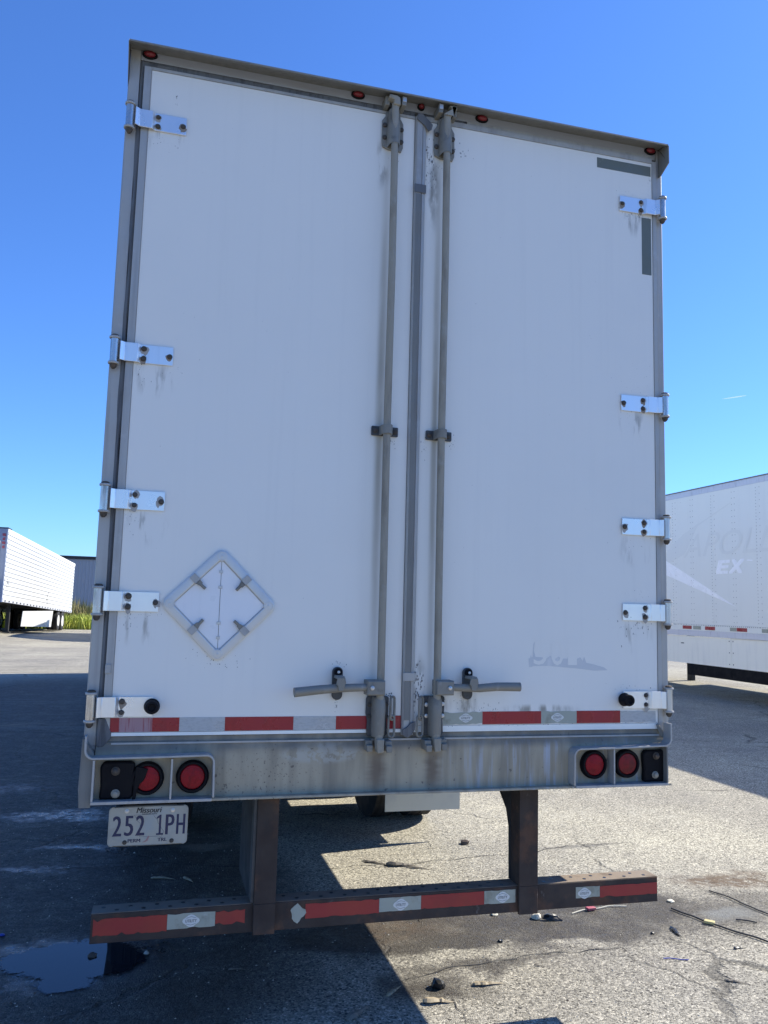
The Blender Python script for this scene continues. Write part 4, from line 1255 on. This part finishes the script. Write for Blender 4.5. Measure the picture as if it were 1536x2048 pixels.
# right-hand trailer with riveted panels
RX, RZ = 9.55, .15
RT = thing('panel_trailer', 'pale trailer with riveted side panels, faded lettering and a side skirt', 'trailer', (RX + 1.295, -1.0, RZ))
def wy(Y):
    return Y + 1.0
def wz(Z):
    return Z - RZ
seams = [11.88 - 1.29 * k for k in range(-4, 11)]
seams = sorted(seams)
ends = [-.9] + [s for s in seams if s > -.6] + [16.6]
riv = MB()
for k in range(len(ends) - 1):
    a, b = ends[k], ends[k + 1]
    MB().cbox(0, 1, 0, 1, 0, 1)
    off = .0025 if k % 2 else 0.
    MB().box(-1.295 - off, -1.262, wy(a) - (.0 if k % 2 == 0 else .012), wy(b) + (.0 if k % 2 == 0 else .012), wz(1.60), wz(4.262)).build('wall_panel', 'side_white', RT)
    if 7.0 < a < 14.5:
        for yy, step, off2 in ((a + .03, .06, .0028), (a + .62, .12, .0028), (a + .70, .12, .0028), (a + 1.22, .12, .0028)):
            zz = 1.66
            while zz < 4.24:
                riv.lathe((-1.295 - off - .0005, wy(yy), wz(zz)), 'x', [(.0090, 0), (.007, -.003), (0, -.004)], 6)
                zz += step
        yy = a
        while yy < b:
            riv.lathe((-1.3005, wy(yy), wz(1.585)), 'x', [(.0115, 0), (.009, -.004), (0, -.006)], 6)
            yy += .055
riv.build('rivets', 'alu', RT, kind='stuff')
MB().box(-1.298, -1.24, wy(-.95), wy(16.62), wz(4.264), wz(4.375)).build('top_rail', 'lavender', RT)
MB().box(-1.306, -1.24, wy(-.95), wy(16.62), wz(4.377), wz(4.40)).build('roof_edge', 'alu_dark', RT)
MB().box(-1.300, -1.24, wy(-.95), wy(16.62), wz(1.475), wz(1.598)).build('bottom_rail', 'side_white', RT)
MB().box(-1.305, -1.24, wy(-.95), wy(16.62), wz(1.36), wz(1.473)).build('bottom_rail', 'lavender', RT)
MB().box(1.262, 1.295, wy(-.9), wy(16.6), wz(1.36), wz(4.39)).build('wall_panel', 'side_white', RT)
MB().box(-1.239, 1.261, wy(-.95), wy(16.6), wz(4.36), wz(4.39)).build('roof', 'side_white', RT)
MB().box(-1.239, 1.261, wy(-.9), wy(16.6), wz(1.40), wz(1.55)).build('floor', 'under', RT)
MB().box(-1.239, 1.261, wy(-.98), wy(-.91), wz(1.36), wz(4.35)).build('rear_door', 'side_white', RT)
MB().box(-1.239, 1.261, wy(16.55), wy(16.62), wz(1.56), wz(4.355)).build('front_wall', 'side_white', RT)
for a, b in ((11.3, 11.6), (10.56, 10.87), (9.64, 9.93), (8.75, 9.05), (7.9, 8.2), (12.05, 12.35)):
    MB().box(-1.302, -1.3002, wy(a), wy(b), wz(1.495), wz(1.565)).build('reflective_tape', 'red_tape', RT)
for a, b in ((9.94, 10.12), (9.08, 9.25), (11.0, 11.25)):
    MB().box(-1.302, -1.3002, wy(a), wy(b), wz(1.495), wz(1.565)).build('reflective_tape', 'cream_tape', RT)
for s, xx in ((-1, -1.27), (1, 1.25)):
    for a, b in ((4.6, 7.3), (7.306, 10.12), (10.126, 13.4)):
        MB().box(xx - .006, xx + .006, wy(a), wy(b), wz(.795), wz(1.352)).build('side_skirt', 'skirt', RT)
    for a, b in ((4.6, 7.3), (7.306, 10.12), (10.126, 11.50)):
        MB().box(xx - .004, xx + .004, wy(a), wy(b), wz(.565), wz(.793)).build('skirt_flap', 'rubber', RT)
mb = MB()
for Y in (10.07, 10.18):
    for zz in (.86, 1.08, 1.30):
        mb.lathe((-1.2765, wy(Y), wz(zz)), 'x', [(.012, 0), (.010, -.004), (0, -.006)], 8)
mb.box(-1.2785, -1.2762, wy(11.60), wy(11.70), wz(1.19), wz(1.21))
mb.build('skirt_bolts', 'dark_steel', RT, kind='stuff')
for yy in (1.5, 2.75):
    for s in (-1, 1):
        wheel(1.24, wy(yy), .51, RT, side=s)
mb = MB()
mb.tube([(-.9, wy(1.5), .5), (.9, wy(1.5), .5)], .07, 8)
mb.tube([(-.9, wy(2.75), .5), (.9, wy(2.75), .5)], .07, 8)
for s in (-.8, .8):
    mb.box(s - .06, s + .06, wy(14.2), wy(14.35), .0, 1.2)
mb.build('undercarriage', 'under', RT)


def side_decal(pts, name, m, off=.0045):
    return MB().prism([(wy(a), wz(b)) for a, b in pts], 'x', -1.295 - off, -1.2952 - .0026).build(name, m, RT)


side_decal([(13.6, 3.55), (11.82, 2.80), (9.93, 1.96), (12.05, 2.60), (13.6, 2.95)], 'swoosh', 'decal')
side_decal([(11.60, 3.44), (11.56, 3.47), (10.02, 3.99), (10.03, 3.965), (11.58, 3.43)], 'swoosh', 'ghost')
side_decal([(11.88, 3.30), (11.61, 3.43), (11.0, 3.68), (11.5, 3.05), (12.2, 2.85), (12.2, 3.1)], 'swoosh', 'ghost', .0042)
mb = MB()
def stext(ch, Y0, Z0, w, h, shear, off=.0056, bold=0.):
    vs_, fs_ = glyph(ch)
    for bb, up in ([(bold * k_ / 4, u_) for k_ in range(5) for u_ in (0, .015, .03)] if bold else ((0, 0),)):
        mb.add([(-1.295 - off - bb * .01 - up * .004, wy(Y0 - bb - p[0] * w - p[1] * shear * h), wz(Z0 + up + p[1] * h)) for p in vs_], fs_)
stext('E', 10.50, 2.60, .30, .24, .35, bold=.05)
stext('X', 10.12, 2.60, .33, .24, .35, bold=.05)
mb.add([(-1.3006, wy(a), wz(b)) for a, b in ((9.62, 2.83), (9.46, 2.815), (9.44, 2.835), (9.58, 2.85))], [(0, 1, 2, 3)])
mb.build('lettering', 'decal', RT)
mb = MB()
stext('APOLLO', 11.55, 2.97, 3.3, .48, .45, off=.0050)
mb.build('lettering', 'ghost', RT)

# ------------------------------------------------------------------ building and vegetation
B = thing('warehouse', 'low grey metal clad warehouse with a black roof edge behind the reeds', 'building', (-14, 75, 0))
mb = MB()
mb.box(-14, 16, 0, 30, 0, 5.35)
for k in range(100):
    xx = -13.9 + k * .3
    mb.prism([(xx, -.0), (xx + .05, -.045), (xx + .12, -.045), (xx + .17, -.0)], 'z', .05, 5.30)
mb.build('wall', 'cladding', B)
MB().box(-14.1, 16.1, -.14, 30.1, 5.352, 5.62).build('roof_edge', 'roof_trim', B)


def blades(name, x0, x1, y0, y1, n, h0, h1, w, m, lean=.35, kind='stuff', ztop=None):
    X = rng.uniform(x0, x1, n)
    Y = rng.uniform(y0, y1, n)
    cl = np.array([mnoise.noise((a * .8, b * .8, 3.)) for a, b in zip(X, Y)])
    H = rng.uniform(h0, h1, n) * (1 + .35 * cl)
    A = rng.uniform(0, 2 * np.pi, n)
    D = rng.uniform(0, 2 * np.pi, n)
    Lx, Ly = np.cos(D) * H * lean * rng.random(n), np.sin(D) * H * lean * rng.random(n)
    W = w * rng.uniform(.6, 1.4, n)
    ux, uy = np.cos(A) * W, np.sin(A) * W
    Z = np.array([gz(a, b) for a, b in zip(X, Y)]) - .02
    P = np.empty((n, 5, 3))
    P[:, 0] = np.stack([X - ux, Y - uy, Z], 1)
    P[:, 1] = np.stack([X + ux, Y + uy, Z], 1)
    P[:, 2] = np.stack([X + ux * .8 + Lx * .4, Y + uy * .8 + Ly * .4, Z + H * .6], 1)
    P[:, 3] = np.stack([X - ux * .8 + Lx * .4, Y - uy * .8 + Ly * .4, Z + H * .6], 1)
    P[:, 4] = np.stack([X + Lx, Y + Ly, Z + H * (1 - .12 * rng.random(n))], 1)
    idx = np.arange(n)[:, None] * 5
    F = [tuple(q) for q in (idx + np.array([0, 1, 2, 3])).tolist()] + [tuple(q) for q in (idx + np.array([3, 2, 4])).tolist()]
    me = bpy.data.meshes.new(name)
    me.from_pydata(P.reshape(-1, 3).tolist(), [], F)
    me.materials.append(M[m])
    o = bpy.data.objects.new(name, me)
    COL.objects.link(o)
    o["kind"] = kind
    return o


tag(blades('reeds', -22, 2, 52.5, 58, 9000, 1.2, 1.9, .022, 'reed', .3), 'tall brown and green reeds in front of the grey warehouse', 'reeds')
tag(blades('weeds', -22, 2, 47.6, 52.6, 14000, .45, 1.0, .028, 'weed', .6), 'low bright green weeds growing along the asphalt edge', 'weeds')

# ------------------------------------------------------------------ litter on the asphalt
def splinter(name, pts, w, label, m='wood', th=.5, cat='wood splinter', group=None, lift=0.):
    w *= 1.35
    n = 12
    P = [Vector((a, b, 0)) for a, b in pts]
    ln = [0]
    for a, b in zip(P[:-1], P[1:]):
        ln.append(ln[-1] + (b - a).length)
    path, rad = [], []
    for k in range(n + 1):
        d = ln[-1] * k / n
        i = max(j for j in range(len(ln)) if ln[j] <= d + 1e-9)
        i = min(i, len(P) - 2)
        q = P[i].lerp(P[i + 1], (d - ln[i]) / (ln[i + 1] - ln[i]))
        e = mnoise.noise(q * 23) * w * .5
        tp = min(1, .45 + 4.2 * k / n, .06 + 1.5 * (n - k) / n)
        rad.append(w * .8 * tp * (1 + .6 * mnoise.noise(q * 43)))
        path.append((q.x + e, q.y + e, gz(q.x, q.y) + .003 + rad[-1] * th + lift * math.sin(math.pi * k / n)))
    o = MB().tube(path, rad, 5, flat=th).build(name, m, smooth=5)
    return tag(o, label, cat, group)


splinter('wood_splinter', [(.43, 2.36), (.52, 2.29), (.60, 2.23)], .011, 'dark thin end of the broken stick on sunlit asphalt behind the guard', 'wood_grey')
splinter('wood_splinter', [(.57, 2.245), (.68, 2.20), (.77, 2.20)], .020, 'thick pale broken stick on sunlit asphalt behind the guard', 'wood_grey', .7)
splinter('wood_splinter', [(.69, 2.17), (.78, 2.14), (.86, 2.08)], .008, 'needle thin sliver beside the thick stick behind the guard', 'wood_grey')
splinter('wood_splinter', [(-1.0, 2.25), (-.92, 2.225), (-.85, 2.20)], .012, 'pale pointed splinter on dark wet ground below the licence plate', 'wood')
splinter('wood_splinter', [(-.80, 2.22), (-.74, 2.12)], .014, 'shorter pale splinter beside the pointed one in the trailer shade', 'wood')
splinter('wood_splinter', [(.06, .38), (.11, .43), (.155, .475)], .013, 'weathered stick lying right on the edge of the trailer shadow', 'wood')
splinter('wood_splinter', [(-.17, .20), (-.10, .26), (-.03, .33)], .017, 'brown slat in deep shade just inside the trailer shadow edge', 'wood_grey')
splinter('wood_splinter', [(.49, .415), (.56, .41), (.65, .395)], .013, 'light wedge shaped sliver in the sun, farther of two pale ones', 'wood')
splinter('wood_splinter', [(.205, .30), (.27, .287), (.35, .272)], .018, 'broad pale sliver in the sun, nearest one beside the shadow edge', 'wood')
splinter('twig', [(1.73, .21), (1.78, .175), (1.83, .15)], .008, 'thin brown twig alone on sunlit gravelly asphalt beside a crack', 'wood_grey', cat='twig')
splinter('twig', [(2.03, .52), (2.10, .52)], .010, 'short dark twig below the wire with the yellow tag', 'black_plastic', cat='twig')
splinter('twig', [(-.62, .81), (-.55, .80)], .007, 'small curved twig in deep shade under the guard bar', 'wood_grey', cat='twig')
splinter('twig', [(.88, .56), (.93, .53)], .006, 'tiny twig on the pale ground near the long crack', 'wood_grey', cat='twig')
splinter('plastic_strip', [(1.875, .86), (1.855, .79), (1.85, .71)], .013, 'short black plastic strip on damp asphalt below the guard end', 'black_plastic', cat='plastic strip')


def wire(name, pts, r, label, tagm=None, tag_at=None, cat='cable tie', m='wire'):
    path = []
    for i in range(len(pts) - 1):
        for k in range(6):
            u = k / 6
            x, y = pts[i][0] * (1 - u) + pts[i + 1][0] * u, pts[i][1] * (1 - u) + pts[i + 1][1] * u
            path.append((x + .008 * mnoise.noise((x * 9, y * 9, 0)), y + .008 * mnoise.noise((x * 9, y * 9, 5)), gz(x, y) + .003 + r + .006 * abs(mnoise.noise((x * 7, y * 7, 2)))))
    x, y = pts[-1]
    path.append((x, y, gz(x, y) + .003 + r))
    o = MB().tube(path, r, 6).build(name, m)
    tag(o, label, cat)
    if tagm:
        x, y, a = tag_at
        ca, sa = math.cos(a), math.sin(a)
        z = gz(x, y) + .006
        mb = MB()
        pts2 = [(x + ca * u - sa * v, y + sa * u + ca * v) for u, v in ((-.028, -.017), (.028, -.017), (.028, .017), (-.028, .017))]
        mb.prism(pts2, 'z', z, z + .014)
        mb.build('tag', tagm, o, bevel=.002)
    return o


wire('cable_seal', [(1.41, 1.16), (1.50, 1.19), (1.56, 1.20), (1.68, 1.215), (1.80, 1.20)], .0032, 'pale cable seal with a red tag on damp asphalt below the guard', 'red_tag', (1.555, 1.195, .15), 'cable seal', 'paper')
wire('cable_seal', [(2.04, 1.10), (2.09, .97), (2.12, .85), (2.19, .71), (2.27, .54), (2.34, .42)], .0048, 'long dark wire with a yellow tag on the damp asphalt', 'yellow_tag', (2.125, .85, -.8), 'cable seal')
wire('wire', [(2.47, 1.32), (2.51, 1.22), (2.53, 1.05), (2.56, .88), (2.58, .80)], .004, 'bare dark wire without a tag beside the yellow tagged one', cat='wire')
wire('wire', [(2.31, .86), (2.40, .79)], .004, 'shortest dark wire end beside the wire with the yellow tag', cat='wire')
wire('blue_thread', [(1.58, .49), (1.62, .485), (1.66, .46), (1.70, .45)], .0025, 'thin blue plastic thread on the sunlit asphalt', cat='thread', m='blue_scrap')


def lump(name, x, y, r, label, m, cat, flat=.6, seed=0):
    bm = bmesh.new()
    bmesh.ops.create_icosphere(bm, subdivisions=2, radius=r)
    for v in bm.verts:
        v.co *= 1 + .45 * mnoise.noise(v.co * (1.1 / r) + Vector((seed, seed * 2, 0)))
        v.co.z = max(-r * .35, v.co.z) * flat
    me = bpy.data.meshes.new(name)
    bm.to_mesh(me)
    bm.free()
    me.materials.append(M[m])
    o = bpy.data.objects.new(name, me)
    COL.objects.link(o)
    o.location = (x, y, gz(x, y) + r * .35 * flat + .002)
    return tag(o, label, cat)


lump('stone', 1.30, 2.64, .033, 'dark brown stone alone on bright asphalt between guard posts', 'stone', 'stone', .7, 1)
lump('rubber_chunk', .325, .43, .032, 'black angular plastic chunk on the sunlit ground near the slivers', 'black_plastic', 'plastic chunk', .9, 2)
lump('pebble', -1.01, 1.08, .014, 'small pale pebble at the puddle end under the guard bar', 'pale_stone', 'pebble', .7, 3)
lump('pebble', -1.27, 1.10, .022, 'dark stone sticking out of the middle of the puddle', 'stone', 'pebble', .7, 4)
lump('blue_scrap', -1.75, 1.46, .016, 'bright blue plastic scrap beyond the puddle', 'blue_scrap', 'plastic scrap', .5, 5)
lump('blue_scrap', -.08 - .14, .12, .012, 'tiny blue scrap in deep shade near the brown slat', 'blue_scrap', 'plastic scrap', .5, 6)
lump('paper_scrap', .95, 1.24, .020, 'small white paper scrap just below the guard bar', 'paper', 'paper scrap', .5, 7)
lump('paper_scrap', 2.12, 1.22, .022, 'pale crumpled scrap beyond the sunlit end of the guard bar', 'paper', 'paper scrap', .4, 8)
lump('pebble', .83, .87, .014, 'dark pebble on the pale dry spot below the bar', 'black_plastic', 'pebble', .6, 9)
lump('pebble', 1.72, .80, .011, 'dark little pebble near the black strip', 'black_plastic', 'pebble', .6, 10)
W_ = thing('wrapper', 'black and cream crumpled wrapper on damp ground below a guard post', 'wrapper', (1.2, 1.13, 0))
mb = MB()
o = lump('black_half', 0, 0, .03, '', 'black_plastic', '', .8, 14)
for k_ in ('label', 'category'):
    del o[k_]
for v in o.data.vertices:
    v.co.x = v.co.x * 1.9 + .01 * mnoise.noise(v.co * 60)
    v.co.y = v.co.y * .45 + .012 * mnoise.noise(v.co * 50 + Vector((5, 5, 5)))
o.parent = W_
o.location = (.05, -.035, .012)
o.rotation_euler = (0, .1, -.25)
o = lump('cream_half', 0, 0, .028, '', 'paper', '', .7, 11)
for k_ in ('label', 'category'):
    del o[k_]
o.parent = W_
o.location = (-.03, .005, .012)

# loose grit
gv, gf = [], []
for _ in range(2600):
    x, y = random.uniform(-2.6, 3.8), random.uniform(-.5, 4.6)
    r = random.uniform(.0022, .006) * (1.5 if random.random() < .06 else 1)
    z = gz(x, y)
    b = len(gv)
    a = random.random() * 6
    for k in range(3):
        gv.append((x + r * math.cos(a + k * 2.1) * random.uniform(.6, 1.4), y + r * math.sin(a + k * 2.1) * random.uniform(.6, 1.4), z))
    gv.append((x + r * .2, y, z + r * .8))
    gf += [(b, b + 1, b + 3), (b + 1, b + 2, b + 3), (b + 2, b, b + 3)]
me = bpy.data.meshes.new('gravel')
me.from_pydata(gv, [], gf)
me.materials.append(M['pale_stone'])
me.materials.append(M['stone'])
for i, p_ in enumerate(me.polygons):
    p_.material_index = (i // 3) % 3 == 0
o = bpy.data.objects.new('gravel', me)
COL.objects.link(o)
o["kind"] = 'stuff'
tag(o, 'loose grit scattered over the asphalt', 'gravel')

# thin contrail high in the blue sky
d0, d1 = Vector((0.64954866, 0.83630688, 0.26427381)), Vector((0.67708541, 0.82831863, 0.26930076))
t = NT('contrail_vapour')
tl = t.n("ShaderNodeBsdfTranslucent", i_Color=(.95, .95, .95))
ms = t.n("ShaderNodeMixShader", i_0=.22)
tr = t.n("ShaderNodeBsdfTransparent")
t.put(ms.inputs[1], tr.outputs[0])
t.put(ms.inputs[2], tl.outputs[0])
t.put([q for q in t.nt.nodes if q.type == 'OUTPUT_MATERIAL'][0].inputs[0], ms.outputs[0])
M['vapour'] = t.m
a_, b_ = Vector(cam.location) + d0 * 9000, Vector(cam.location) + d1 * 9000
o = MB().tube([a_, a_.lerp(b_, .3), a_.lerp(b_, .7), b_], [1.5, 5, 6, 2], 8).build('contrail', 'vapour')
o["kind"] = 'stuff'
tag(o, 'short thin white contrail low in the blue sky', 'contrail')
